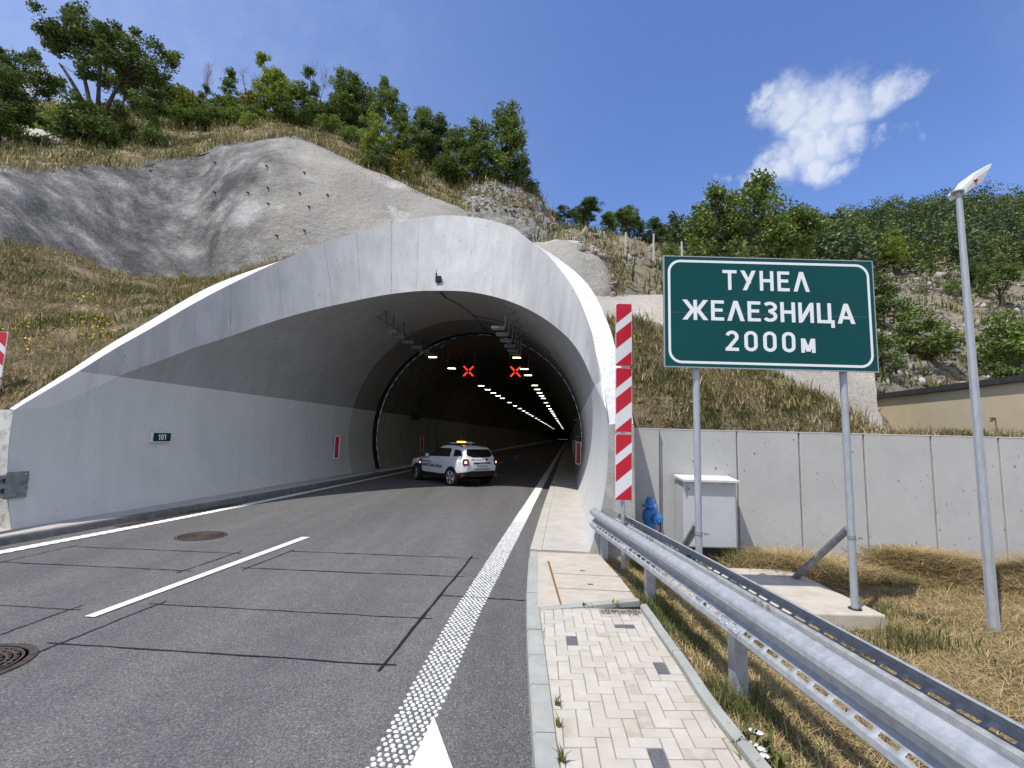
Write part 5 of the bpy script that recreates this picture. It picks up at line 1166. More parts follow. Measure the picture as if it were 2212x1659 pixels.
# ---------------------------------------------------------------- big tunnel sign
YS = 6.1
c4s = [AtY(1436, 557, YS), AtY(1882.5, 562, YS), AtY(1896.5, 800, YS), AtY(1436, 793, YS)]
sx0 = (c4s[0].x+c4s[3].x)/2; sx1 = (c4s[1].x+c4s[2].x)/2; sz1 = (c4s[0].z+c4s[1].z)/2; sz0 = (c4s[2].z+c4s[3].z)/2
SW, SH = sx1-sx0, sz1-sz0; sc = Vector(((sx0+sx1)/2, YS, (sz0+sz1)/2))
t = thing('road_sign', 'big green sign with three lines of white lettering on two steel posts', 'road sign', (sc.x, YS+.1, 0))
def pl(x, y, lift): return Vector((sc.x+x, YS-lift, sc.z+y))
o = MB(); plate3(o, rrect(SW, SH, .012, 2), pl, .028); o.build('sign_panel', M['signgreen'], t)
o = MB(); oo, ii = rrect(SW-.09, SH-.085, .17, 8), rrect(SW-.155, SH-.15, .14, 8); o.grid([[pl(x, y, .0012) for x, y in oo], [pl(x, y, .0012) for x, y in ii]], 0, True); o.build('border', M['letter'], t)
o = MB(); o.box(pl(0, SH/2+.006, -.014), (SW+.02, .034, .012)); o.box(pl(0, -SH/2-.006, -.014), (SW+.02, .034, .012)); o.box(pl(-SW/2-.006, 0, -.014), (.012, .034, SH)); o.box(pl(SW/2+.006, 0, -.014), (.012, .034, SH)); o.build('edge_frame', M['signback'], t)
o = MB(); ppm = SW/450.
def sy(py): return (676-py)*ppm
text(o, 'ТУНЕЛ', .272, lambda x, y, l: pl(x+(1658-1664)*ppm, y+sy(627), .0012+l), .158, .19, xs=1.06); o.build('lettering', M['letter'], t); o = MB()
text(o, 'ЖЕЛЕЗНИЦА', .272, lambda x, y, l: pl(x+(1662-1664)*ppm, y+sy(695), .0012+l), .158, .155, xs=1.13); o.build('lettering', M['letter'], t); o = MB()
text(o, '2000м', .27, lambda x, y, l: pl(x+(1663-1664)*ppm, y+sy(760), .0012+l), .158, .27, xs=1.12)
o.build('lettering', M['letter'], t)
o = MB(); o.box(pl(0, -.02, .0003), (SW-.01, .0006, .0025)); o.build('panel_seam', M['galv_dark'], t)
posts = [AtY(1504, 800, YS+.08).x, AtY(1822, 800, YS+.08).x]
bZ = 0.0
for k, x in enumerate(posts):
    p = MB(); p.tube([(x, YS+.09, bZ-.05), (x, YS+.09, sz1-.04)], .043, 20); po = p.build('post', M['pole'], t, smooth=True, autos=40)
    q = MB(); zc_ = .86; q.lathe((x, YS+.09, zc_), [(.044, 0), (.049, 0), (.049, .045), (.044, .045)], 20); q.box((x+.07, YS+.03, zc_+.02), (.045, .012, .03)); q.tube([(x+.06, YS+.03, zc_+.02), (x+.13, YS+.03, zc_+.02)], .006, 6); q.build('clamp', M['bolt'], po)
    q = MB(); bx = x+.04; q_a = Vector((bx, 7.55, bZ-.03)); q_b = Vector((bx-.03, YS+.16, .97)); q.tube([q_a, q_b], .046, 16); q.build('brace', M['galv_dark'], t, smooth=True, autos=40)
    q = MB(); q.lathe((x, YS+.09, bZ+.001), [(.075, 0), (.075, .012), (.052, .014)], 18); q.build('foot_collar', M['soot'], po)
o = MB(); o.box((3.35, 7.0, -.17), (2.56, 1.98, .34)); slab = o.build('sign_footing', M['slabcon'], bevel=.02)
props(slab, 'warm beige concrete footing slab under the green sign posts', 'concrete footing')

# ---------------------------------------------------------------- striped marker boards
def marker(name, label, p, h_panel, w, n, zbot, rise):
    t = thing('hazard_marker', label, 'hazard marker', (p.x, p.y, 0))
    for k in range(n):
        zc_ = zbot+h_panel*(k+.5)+.012*k; c = Vector((p.x, p.y, zc_)); P = lambda x, y, l: c+Vector((x, -l, y))
        hh = h_panel-.012
        o = MB(); plate3(o, rrect(w, hh, .03, 4), P, .018); bo = o.build('panel', M['white'], t)
        o = MB(); step = hh/4.0; sl = w*.80*rise
        # clip the slanted bands against the board
        def clipband(y0, y1):
            pts = []
            for x, ya in ((-w/2+.006, y0-sl/2), (w/2-.006, y0+sl/2), (w/2-.006, y1+sl/2), (-w/2+.006, y1-sl/2)): pts.append((x, ya))
            for lim, sgn in ((-hh/2+.006, 1), (hh/2-.006, -1)):
                r_ = []
                for i in range(len(pts)):
                    a, b_ = pts[i], pts[(i+1) % len(pts)]; ia, ib = (a[1]-lim)*sgn >= 0, (b_[1]-lim)*sgn >= 0
                    if ia: r_.append(a)
                    if ia != ib:
                        f = (lim-a[1])/(b_[1]-a[1]); r_.append((a[0]+(b_[0]-a[0])*f, lim))
                pts = r_
                if not pts: return []
            return pts
        for y0 in (-.5*hh-.115*hh, -.105*hh-.02*hh, .275*hh):
            y1 = y0+(.25 if y0 < .2*hh else .30)*hh
            q = clipband(y0, y1)
            if len(q) > 2: o.poly(*[P(x, y, .0015) for x, y in q])
        o.build('stripe', M['red'], bo)
    o = MB(); o.tube([(p.x, p.y+.055, p.z-1.2 if rise > 0 else 1.2), (p.x, p.y+.055, zbot+n*h_panel-.1)], .03, 14); o.build('pole', M['pole'], t, smooth=True, autos=40)
mp = AtY(1347.5, 1082, 7.3)
ztop = AtY(1348, 655, 7.3).z; mh = (ztop-mp.z)/3
marker('m', 'tall red and white striped marker of three boards beside the right portal edge', mp, mh-.008, 35/F*7.45, 3, mp.z, 1)
lz = AtY(17, 716, 9.9).z
marker('m', 'red and white striped marker at the left photo edge above the guardrail', Vector((AtY(17, 716, 9.9).x-.14, 9.9, 1.6)), mh-.008, .28, 3, lz-3*mh, -1)

# ---------------------------------------------------------------- cabinet, hydrant, lamp post
def wallY(x): return WL(4, 0, 0).y+(x-WL(4, 0, 0).x)*((WL(8).y-WL(4).y)/(WL(8).x-WL(4).x))
YC = wallY(3.7)-.40
a_, b_ = AtY(1475, 1035, YC), AtY(1593, 1185, YC)
cx0, cx1, cz1, cz0 = a_.x, b_.x, a_.z, b_.z
t = thing('equipment_cabinet', 'light grey metal cabinet with sloped hood against the retaining wall', 'cabinet', ((cx0+cx1)/2, YC+.18, -.2))
o = MB(); o.box(((cx0+cx1)/2, YC+.2, (cz0+cz1)/2), (cx1-cx0, .4, cz1-cz0)); M['cabinet'] = mat('grey_cabinet_paint', (.46, .48, .50), (.52, .535, .55), scale=3, rough=.5, speck=(.38, .4, .41), sscale=50, samt=.25); bd = o.build('body', M['cabinet'], t, bevel=.006)
o = MB(); o.box(((cx0+cx1)/2+.03, YC-.006, (cz0+cz1)/2-.01), (cx1-cx0-.10, .014, cz1-cz0-.06)); o.build('door', M['cabinet'], t, bevel=.004)
o = MB(); o.box((cx0+.10, YC-.018, cz1-.17), (.035, .02, .05)); o.box((cx0+.10, YC-.03, cz1-.17), (.016, .02, .016)); o.build('lock', M['bolt'], t)
o = MB(); o.box((cx0+.62, YC-.0145, cz1-.085), (.075, .003, .026)); o.build('nameplate', M['white'], t)
o = MB(); text(o, 'НСВ', .011, lambda x, y, l: Vector((cx0+.62+x, YC-.0165-l, cz1-.090+y)), .2, .2); o.build('lettering', M['black'], t)
o = MB(); o.add([(cx0-.04, YC-.10, cz1+.0), (cx1+.03, YC-.10, cz1+.0), (cx1+.03, YC+.4, cz1+.055), (cx0-.04, YC+.4, cz1+.055), (cx0-.04, YC-.10, cz1-.035), (cx1+.03, YC-.10, cz1-.035), (cx1+.03, YC+.4, cz1+.002), (cx0-.04, YC+.4, cz1+.002)], [(0, 1, 2, 3), (0, 1, 5, 4), (4, 5, 6, 7), (1, 2, 6, 5), (0, 3, 7, 4)]); o.build('hood', M['rim'], t)
o = MB(); o.box(((cx0+cx1)/2+.02, YC+.22, (cz0-.45)/2-.0), (cx1-cx0-.05, .34, cz0+.45-.01)); o.build('plinth', M['black'], t)
M['bluepaint'] = mat('blue_hydrant_paint', (.03, .18, .50), (.06, .26, .60), scale=12, rough=.35, coat=.3)
hp = AtY(1404, 1100, 8.75); hz0 = -.02; k = (AtY(1403, 1073, 8.75).z-hz0)/.92
t = thing('fire_hydrant', 'bright blue fire hydrant in front of the pale wall', 'fire hydrant', (hp.x, hp.y, hz0-.2))
def hz(pr): return [(r_*k, z*k) for r_, z in pr]
o = MB(); o.lathe((hp.x, hp.y, hz0), hz([(.10, -.25), (.10, .22), (.135, .23), (.135, .27), (.10, .29), (.095, .52), (.115, .55), (.125, .62), (.11, .70), (.075, .73), (.07, .76)]), 24); bd = o.build('body', M['bluepaint'], t, smooth=True, autos=40)
o = MB(); o.lathe((hp.x, hp.y, hz0), hz([(.07, .755), (.135, .765), (.125, .79), (.075, .81), (.07, .85), (.075, .85), (.075, .87), (.05, .875), (.048, .92)]), 24); o.build('cap', M['bluepaint'], t, smooth=True, autos=30)
Mh = Matrix.Rotation(R(20), 3, 'Z') @ Matrix.Rotation(R(90), 3, 'X')
o = MB(); o.lathe((hp.x, hp.y, hz0+.60*k), hz([(.07, .05), (.075, .17), (.09, .175), (.09, .22), (.045, .225), (.045, .25)]), 20, M=Mh); noz = o.build('outlet', M['bluepaint'], t, smooth=True, autos=40)
o = MB(); o.tube([(hp.x+.09*k, hp.y-.24*k, hz0+.56*k), (hp.x+.10*k, hp.y-.22*k, hz0+.45*k), (hp.x+.06*k, hp.y-.16*k, hz0+.33*k), (hp.x+.05*k, hp.y-.12*k, hz0+.30*k)], .012, 6); o.build('chain', M['black'], noz)

YL = 6.1
lb = AtY(2145, 1333, YL); lt_ = AtY(2067, 417, YL); lx = lb.x
t = thing('lamp_post', 'tall octagonal steel lamp post with small white solar head', 'lamp post', (lx, YL, -.2))
def octo(z, r): return [Vector((lx+r*math.cos(R(22.5+45*k)), YL+r*math.sin(R(22.5+45*k)), z)) for k in range(8)]
o = MB(); zt = lt_.z; o.grid([octo(-.35, .067), octo(zt, .036)], 0, True); o.poly(*octo(zt, .036)); o.build('pole', M['pole'], t)
o = MB(); Mr = Matrix.Rotation(R(8), 3, 'Y'); o.lathe((lx-.005, YL, zt+.012), [(.075, -.012), (.078, 0), (.07, .012), (.02, .025)], 20, M=Mr); o.build('collar', M['pole'], t, smooth=True, autos=40)
M['lampwhite'] = mat('white_lamp_shell', (.72, .73, .74), rough=.35)
M['lampgrey'] = mat('grey_lamp_underside', (.50, .50, .51), (.42, .42, .43), scale=20, rough=.5)
hx = lambda px, py, dy=0.: AtY(px, py, YL)+Vector((0, dy, 0))
z5 = lambda x, y: ((3600+x*400/1659)*.553, (600+y*400/1659)*.553)
prof = [(590, 590), (640, 535), (720, 470), (775, 385), (1010, 215), (1055, 208), (1030, 268), (885, 515), (830, 545), (635, 685)]
o = MB(); f = [hx(*z5(*p), -.07) for p in prof]; g = [hx(*z5(*p), .16) for p in prof]; mid_ = [(a*.5+b_*.5) for a, b_ in zip(f, g)]
o.grid([f, g], 0, True); o.poly(*f); o.poly(*g[::-1]); o.build('lamp_head', M['lampwhite'], t, bevel=.008)
o = MB(); q = [(650, 600), (830, 425), (1000, 300), (1030, 268), (885, 515), (830, 545), (640, 665)]
o.poly(*[hx(*z5(*p), -.0745) for p in q]); o.build('side_plate', M['lampgrey'], t)
o = MB(); sp = hx(*z5(778, 488), -.085); o.lathe(sp, [(.002, -.024), (.014, -.018), (.022, -.008), (.024, 0)], 16, M=Matrix.Rotation(R(90), 3, 'X') @ Matrix.Scale(-1, 3, Vector((0, 0, 1)))); M['redlens'] = mat('red_lens', (.45, .01, .02), rough=.15, coat=.6); o.build('red_lens', M['redlens'], t, smooth=True)

# ---------------------------------------------------------------- guardrail on the right
frp = [G(x, y, .88) for x, y in ((1275, 1096), (1300, 1110), (1382, 1157), (1500, 1225), (1640, 1306), (1782, 1391), (2000, 1536), (2182, 1659))]
path = sorted([(p.y, p.x) for p in frp]); yy = [a for a, b_ in path]; xx = [b_ for a, b_ in path]
cf = np.polyfit(yy, xx, 2)
cf = np.polyfit([1.88, 2.93, 5.93, 8.13], [1.90, 1.89, 1.61, 1.43], 2)
RZ = .13
def rx_(Y): return float(np.polyval(cf, Y))
t = thing('guardrail', 'double sided galvanised steel guardrail with slotted beams along the pavement', 'guardrail', (rx_(4), 4, -.15))
# profile: distance towards the road, height; the slotted band is the upper face of the lower wave
PR = [(.000, .755), (-.012, .750), (.014, .748), (.072, .716), (.083, .700), (.083, .668), (.062, .643), (.042, .632), (.008, .612), (.002, .590), (.006, .566), (.030, .548), (.046, .534), (.066, .517), (.083, .498), (.083, .462), (.066, .443), (.012, .428), (-.006, .418)]
SLOT = {1: (12, 13), -1: (6, 7)}
def rail(sgn, off, Y0, Y1, name, curl):
    o = MB(); n = int((Y1-Y0)/.0375); ys = np.linspace(Y0, Y1, n+1)
    def pt(Y, d, z):
        c = Vector((rx_(Y), Y, 0)); tg = Vector((np.polyval(np.polyder(cf), Y), 1, 0)).normalized(); nn = Vector((-tg.y, tg.x, 0))
        k = max(0, Y-(Y1-.55))/.55*curl
        return c+nn*(sgn*d-off-.03*k*k)+Vector((0, 0, z+RZ))
    for i in range(n):
        for j in range(len(PR)-1):
            if SLOT[sgn][0] <= j < SLOT[sgn][1] and i % 4 != 3: continue
            o.poly(pt(ys[i], *PR[j]), pt(ys[i+1], *PR[j]), pt(ys[i+1], *PR[j+1]), pt(ys[i], *PR[j+1]))
    bm_ = o.build(name, M['galv'], t, smooth=True, autos=24, weld=.0008)
    sd = bm_.modifiers.new('thick', 'SOLIDIFY'); sd.thickness = .004; sd.offset = 0
    return bm_, pt
fr, fpt = rail(1, 0., 1.0, 8.15, 'front_beam', 1); rrb, rpt = rail(-1, .30, 1.0, 7.95, 'rear_beam', 0)
# splices: doubled sheet edge and three bolts
for Ys in (7.7, 6.25, 3.65):
    o = MB()
    for j in range(len(PR)-1): o.poly(fpt(Ys-.008, PR[j][0]+.004, PR[j][1]), fpt(Ys+.12, PR[j][0]+.004, PR[j][1]), fpt(Ys+.12, PR[j+1][0]+.004, PR[j+1][1]), fpt(Ys-.008, PR[j+1][0]+.004, PR[j+1][1]))
    o.build('splice', M['galv'], t, smooth=True, autos=60)
    o = MB()
    for k in range(3):
        Yb = Ys+.10+.105*k; 
        o.lathe(fpt(Yb, .074, .511), [(.016, -.002), (.016, .006), (.010, .012), (.003, .013)], 10, M=Matrix.Rotation(R(-40), 3, 'Y'))
    o.box(fpt(Ys+.2, .066, .515), (.05, .34, .004), Matrix.Rotation(R(-36), 3, 'Y')); o.build('splice_plate', M['galv'], t)
for Ys in (3.95, 6.35):
    o = MB(); A_ = [fpt(Ys-.11, -.01, .60), fpt(Ys+.11, -.01, .60), rpt(Ys+.11, -.01, .60), rpt(Ys-.11, -.01, .60)]; o.poly(*A_); o.grid([A_, [p-Vector((0, 0, .008)) for p in A_]], 0, True); o.build('spacer_plate', M['galv'], t)
    for k in range(3):
        o = MB()
        for r_, z0_, z1_ in ((.016, .60, .615), (.011, .615, .622), (.015, .622, .637), (.008, .637, .65)):
            c = rpt(Ys-.09+.09*k, -.035, 0); o.lathe((c.x, c.y, 0), [(r_, z0_+RZ), (r_, z1_+RZ)], 8)
        o.build('bolt', M['bolt'], t)
def post(Y, z0):
    c = fpt(Y, -.05, 0); d = rpt(Y, -.05, 0); o = MB()
    x0 = c.x+.01; o.box((x0+.002, Y, (z0+.73)/2), (.006, .12, .73-z0)); o.box((x0+.05, Y-.058, (z0+.73)/2), (.10, .006, .73-z0)); o.box((x0+.05, Y+.058, (z0+.73)/2), (.10, .006, .73-z0)); o.box((x0+.10, Y-.045, (z0+.73)/2), (.006, .03, .73-z0)); o.box((x0+.10, Y+.045, (z0+.73)/2), (.006, .03, .73-z0))
    o.box(((x0+d.x)/2, Y, .715), (abs(d.x-x0)-.02, .12, .03))
    o.build('post', M['galv'], t)
for Y in (2.1, 4.05, 5.97, 7.9): post(Y, -.25)

# ---------------------------------------------------------------- guardrail end on the left
t = thing('guardrail', 'grey three wave guardrail end bolted to the left portal wall', 'guardrail', tuple(LT(-9.8, 7, 0)))
TP_ = [(0, .0), (.07, .03), (.07, .07), (0, .12), (0, .15), (.07, .20), (.07, .25), (0, .30), (0, .33), (.07, .38), (.07, .42), (0, .45)]
o = MB(); 
def llat(s): return float(np.interp(s, [2, 5, 7.7], [-9.75, -9.78, -10.12]))
o.grid([[LT(llat(s)+d, s, .69+z) for d, z in TP_] for s in np.linspace(1.5, 7.62, 12)]); bb = o.build('beam', M['galv'], t, smooth=True, autos=50)
bb.modifiers.new('thick', 'SOLIDIFY').thickness = .004
o = MB(); A_ = [LT(-10.135, 7.50, .68), LT(-10.135, 7.50, 1.16), LT(-10.13, 7.86, 1.16), LT(-10.13, 7.86, .68)]; A_ = [p+la*.10 for p in A_]; o.poly(*A_); o.grid([A_, [p-la*.012 for p in A_]], 0, True); o.build('end_plate', M['galv_dark'], t)
for s, z in ((7.78, .75), (7.78, .92), (7.78, 1.10), (7.84, .85), (7.84, 1.02)): o = MB(); o.tube([LT(-10.04, s, z), LT(-9.985, s, z)], .012, 8); o.build('bolt', M['bolt'], t)
for s in (3., 5., 7.): o = MB(); o.box(LT(llat(s)-.08, s, .35), (.10, .12, 1.3), Matrix.Rotation(-TH, 3, 'Z')); o.build('post', M['galv_dark'], t)

# ---------------------------------------------------------------- fence posts on the hillside
fp = [(1288, 500, 524, 34), (1291, 500, 524, 33), (1296, 498, 524, 31), (1305, 502, 526, 28), (1350, 502, 541, 26), (1411, 505, 548, 26), (1472, 523, 556, 25), (1496, 550, 560, 25)]
M['postwhite'] = mat('pale_concrete_post', (.48, .46, .42), (.58, .56, .52), scale=6, rough=.9)
lab = ['thin pale fence post furthest up the slope', 'pale fence post second from the far end of the row', 'pale fence post third from the far end of the row', 'pale fence post standing tallest of the tight far cluster', 'single pale post just right of the tight far cluster', 'pale fence post midway to the sign below the dark trees', 'pale fence post against the dark trees left of the sign', 'pale fence post just above the upper left sign corner']
lab += ['short pale stub of a fence post behind the sign edge']
for k, (x, y1, y0, Y) in enumerate(((1287, 499, 525, 36), (1291, 498, 524, 33), (1297, 498, 525, 31), (1305, 500, 527, 28), (1351, 502, 540, 26.5), (1411.5, 505, 547, 26), (1472.5, 522, 560, 25.5))):
    a_, b_ = AtY(x, y1, Y), AtY(x, y0, Y); o = MB(); o.box((a_.x, Y, (a_.z+b_.z-.5)/2), (.09, .09, a_.z-b_.z+.5), Matrix.Rotation(random.uniform(-.03, .03), 3, 'Y'), taper=.85)
    props(o.build('fence_post', M['postwhite'], bevel=.008), lab[k], 'fence post', 'pale fence posts on the slope right of the portal')

# ---------------------------------------------------------------- cream building
t = thing('building', 'low cream rendered building with dark roof edge behind the wall', 'building', (18, 16, 0))
M['cream'] = mat('cream_render', (.60, .50, .33), (.64, .54, .37), scale=2, rough=.9, bump=.1, bscale=80)
M['fascia'] = mat('dark_roof_edge', (.035, .037, .04), (.06, .062, .065), scale=8, rough=.6)
pL = AtY(1893, 862, 21.); zr = pL.z; 
d1 = ray(2212, 824); k1 = (zr-EYE)/d1.z; pR = CAM+d1*k1
dv = (pR-pL); dv.z = 0; dv.normalize(); nv = Vector((-dv.y, dv.x, 0)); nv = nv if nv.x > 0 else -nv
pR = pL+dv*14.
o = MB(); c = [pL, pR, pR+nv*6, pL+nv*6]; o.grid([[Vector((p.x, p.y, -.3)) for p in c], [Vector((p.x, p.y, zr)) for p in c]], 0, True); o.build('wall', M['cream'], t)
o = MB(); q = [pL-nv*.12-dv*.15, pR-nv*.12, pR+nv*6.1, pL+nv*6.1-dv*.15]; o.grid([[Vector((p.x, p.y, zr+.002)) for p in q], [Vector((p.x, p.y, zr+.20)) for p in q]], 0, True); o.poly(*[Vector((p.x, p.y, zr+.20)) for p in q]); o.poly(*[Vector((p.x, p.y, zr+.002)) for p in q]); o.build('roof', M['fascia'], t)
o = MB(); dp = pL-nv*.06+dv*-.04; o.box((dp.x, dp.y, zr-.55), (.10, .10, 1.1)); o.build('downpipe', M['fascia'], t)
hk = AtY(2116, 885, 15.5); o = MB(); wp_ = pL+dv*((hk.y-pL.y)/dv.y)-nv*.03; o.tube([Vector((wp_.x, wp_.y, 3.05)), Vector((wp_.x, wp_.y-.18, 3.05)), Vector((wp_.x, wp_.y-.2, 2.6))], .018, 6); o.build('bracket', M['rust'], t)

# ---------------------------------------------------------------- things on and in the tunnel
t = thing('number_plate', 'small green plate reading 101 on the left portal wall', 'number plate', tuple(LT(-10.16, 10.8, 1.8)))
fz = math.asin((1.79-ZC)/RT); nr = Vector((1, 0, 0))
cz_ = 1.79; wl_ = LC-math.sqrt(RT*RT-(cz_-ZC)**2)
def np_(x, y, l): return LT(wl_+.085+l, 10.83+x, cz_+y)
o = MB(); plate3(o, rrect(.56, .25, .02, 3), np_, .075); o.build('plate', M['white'], t)
o = MB(); plate3(o, rrect(.52, .21, .015, 3), lambda x, y, l: np_(x, y, l+.002), .001); o.build('face', mat('dark_green_face', (.0, .045, .035), rough=.4), t)
o = MB(); text(o, '101', .135, lambda x, y, l: np_(x, y-.067, l+.0035), .19, .2); o.build('lettering', M['letter'], t)
# red plates edge-on along the walls
def redplate(s, side, label, grp):
    z = 1.36; w = math.sqrt(RT*RT-(z-ZC)**2)-.06; lat = LC+side*w
    t = thing('delineator_plate', label, 'delineator', tuple(LT(lat, s, z-.5)), 0, grp)
    P = lambda x, y, l: LT(lat-side*.13+x, s-l, z+y)
    o = MB(); plate3(o, rrect(.25, 1.0, .01, 2), P, .02); o.build('plate', M['white'], t)
    o = MB(); plate3(o, rrect(.17, .92, .005, 2), lambda x, y, l: P(x, y, l+.003), .002); o.build('red_face', M['red'], t)
gl_, gr_ = 'red plates along the left tunnel wall', 'red plates along the right tunnel wall'
redplate(19.7, -1, 'red white edged plate nearest the tunnel mouth on the left wall', gl_)
redplate(31.8, -1, 'red plate on the left wall just behind the white car', gl_)
for s in (44, 56, 68, 80, 92, 104, 116, 128, 140, 152): redplate(s, -1, 'dim red plate deep inside along the left tunnel wall', gl_)
redplate(21.6, 1, 'largest red white edged plate on the right tunnel wall', gr_)
redplate(30, 1, 'red plate next behind the largest one on the right wall', gr_)
redplate(40, 1, 'narrow red plate furthest in on the right wall', gr_)
# lamps hung under the vault
M['gantry'] = mat('grey_gantry_steel', (.30, .30, .29), (.36, .36, .35), scale=5, rough=.6)
M['lamp_on'] = emit('lit_lamp', (1, .95, .82), 7); M['lamp_yel'] = emit('lit_yellow_lamp', (1, .86, .45), 9)
M['lampmetal'] = mat('lamp_housing', (.13, .13, .13), rough=.5, metal=.3)
def vaultz(lat): return ZC+math.sqrt(RT*RT-(lat-LC)**2)
def lamp(s, lat, on, label, grp, w=.5):
    t = thing('tunnel_lamp', label, 'tunnel lamp', tuple(LT(lat, s, 5.95)), -TH, grp)
    o = MB(); o.box((0, 0, .05), (w, .26, .09)); o.build('housing', M['lampmetal'], t, world=False)
    o = MB(); o.box((0, 0, -.006), (w*.9, .13, .02)); o.build('lens', M[on] if on else M['gantry'], t, world=False)
    zt_ = vaultz(lat)-5.95; sd = -1 if lat < LC else 1
    o = MB(); o.box((sd*w*.5, 0, zt_/2), (.05, .05, zt_)); o.box((sd*w*.25, 0, .10), (w*.5, .05, .02)); o.tube([(sd*w*.55, 0, .45), (sd*(w*.5+.42), 0, zt_-.32)], .025, 6); o.build('hanger', M['lampmetal'], t, world=False)
    return t
LL, RL_ = -6.95, -2.62
for lat, side in ((LL, 'left'), (RL_, 'right')):
    base = lamp(16.9+.6*(side == 'left'), lat, None, 'unlit lamp nearest the tunnel mouth in the %s row' % side, 'unlit lamps in the %s row under the vault' % side)
    for s in (18.0, 19.2, 20.4, 21.5, 22.4): dup(base, LT(lat, s+.3*(side == 'left'), 5.95), label='unlit lamp hanging between the mouth lamp and the yellow lamp, %s row' % side)
    y = lamp(23.2, lat, 'lamp_yel', 'yellow lit lamp, first burning one of the %s row' % side, 'lit lamps in the %s row under the vault' % side, .42)
    l0 = lamp(27.2, lat, 'lamp_on', 'brightest white lit lamp at the front of the %s row' % side, 'lit lamps in the %s row under the vault' % side)
    s = 30. if side == 'right' else 36.8; dl_ = 'white lit lamp in the receding %s row deep under the vault' % side
    pos = []
    while s < 235:
        pos.append(s); s += (3.05 if s < 46 else 6 if s < 90 else 10 if s < 150 else 16) if not (side == 'right' and 29 < s < 32) else 6
    for s in pos: dup(l0, LT(lat, s, 5.95), label=dl_)
# lane signals
M['redx'] = emit('red_led', (1, .03, .015), 1.8); M['xbox'] = mat('black_signal_box', (.01, .01, .01), rough=.6)
for x, s, lb in ((1006, 29, 'left red lit X lane signal under the tunnel vault'), (1111, 29, 'right red lit X lane signal under the tunnel vault')):
    lat = (x-1228)/F*s; z = 6.03
    t = thing('lane_signal', lb, 'lane signal', tuple(LT(lat, s, z)), 0, 'red X lane signals')
    o = MB(); o.box(LT(lat, s, z), (.98, .14, .98), Matrix.Rotation(-TH, 3, 'Z')); o.build('box', M['xbox'], t)
    for a0 in (45, 135, 225, 315):
        o = MB(); u, v = math.cos(R(a0)), math.sin(R(a0)); q = [(u*.09-v*.036, v*.09+u*.036), (u*.09+v*.036, v*.09-u*.036), (u*.43+v*.036, v*.43-u*.036), (u*.43-v*.036, v*.43+u*.036)]
        o.poly(*[LT(lat+x_, s-.076, z+y_) for x_, y_ in q]); o.build('light_bar', M['redx'], t)
    o = MB()
    for dx in (-.4, .4): o.box(LT(lat+dx, s, (z+.49+vaultz(lat+dx))/2), (.05, .05, vaultz(lat+dx)-z-.49))
    o.build('hanger', M['lampmetal'], t)
# polygon gantry frame
t = thing('gantry_frame', 'grey angular steel frame hung below the vault before the signals', 'gantry', tuple(LT(LC, 24.9, 6)))
gs = 25.2; gp = [((x-1228)/F*gs, EYE+(946-y)/F*gs) for x, y in ((940, 752), (963, 726), (1073, 726), (1100, 745))]
o = MB()
for (a_, b_) in zip(gp[:-1], gp[1:]):
    A_, B_ = LT(a_[0], gs, a_[1]), LT(b_[0], gs, b_[1]); o.tube([A_, B_], .09, 4)
o.build('beam', M['gantry'], t)
for lat, z in (gp[1], ((gp[1][0]+gp[2][0])/2, gp[1][1]), gp[2]): o = MB(); o.box(LT(lat, gs, (z+vaultz(lat))/2), (.09, .09, vaultz(lat)-z)); o.build('hanger', M['gantry'], t)
# unlit black panel on the left wall, phone box, cable brackets
t = thing('message_panel', 'black unlit panel on a bracket on the left tunnel wall', 'sign panel', tuple(LT(-9.6, 29, 3.1)))
o = MB(); o.box(LT(-9.62, 29, 3.15), (.52, .16, .52), Matrix.Rotation(-TH, 3, 'Z')); o.build('panel', M['xbox'], t, bevel=.01)
o = MB(); o.box(LT(-9.98, 29, 2.95), (.5, .05, .05), Matrix.Rotation(-TH, 3, 'Z')); o.build('bracket', M['lampmetal'], t)
t = thing('camera_unit', 'small black camera box with aerial on the collar above the opening', 'camera', (0, 0, 0))
ia = min(range(len(Af)), key=lambda i: abs(CX+F*((LT(*Af[i])-CAM).dot(vr))/((LT(*Af[i])-CAM).dot(vf))-953))
cA, cB = LT(*Af[ia]), LT(*Bf[ia]); P = cA.lerp(cB, .13); fnn = (LT(*Af[ia+1])-cA).cross(cB-cA).normalized(); fnn = -fnn if fnn.y > 0 else fnn
o = MB(); o.box(P+fnn*.07, (.22, .14, .22)); o.build('box', M['black'], t, bevel=.01)
o = MB(); o.tube([P+fnn*.06+Vector((-.09, 0, .1)), P+fnn*.06+Vector((-.09, 0, .24))], .03, 8); o.tube([P+fnn*.06+Vector((-.09, 0, .24)), P+fnn*.08+Vector((-.08, 0, .36))], .008, 6); o.build('aerial', M['black'], t)
latc = Af[ia].x; cz = lambda s, l_: LT(l_, s, vaultz(l_)-.02)
o = MB(); o.tube([P+fnn*.03+Vector((0, 0, -.1)), cA+Vector((.03, .02, -.03)), cz(Af[ia].y+.8, latc+.05), cz(Af[ia].y+2.4, latc+.5), cz(Af[ia].y+3.6, latc+.62), cz(Af[ia].y+6.5, latc+.7), cz(25, latc+.75)], .016, 6); o.tube([P+fnn*.03+Vector((.05, 0, -.1)), cA+Vector((.10, .02, -.03)), cz(Af[ia].y+.8, latc+.09)], .012, 5); o.build('cable', M['soot'], t)
o = MB(); o.tube([TP(f, Af[ia].y+3.7, RT-.015) for f in np.linspace(phi(Af[ia])-.12, .75, 24)], .014, 5); o.build('cable', M['soot'], t)
t = thing('cable_tray', 'dark cable tray with coiled cables on the right tunnel wall', 'cable tray', tuple(LT(.4, 24, 3)))
o = MB(); 
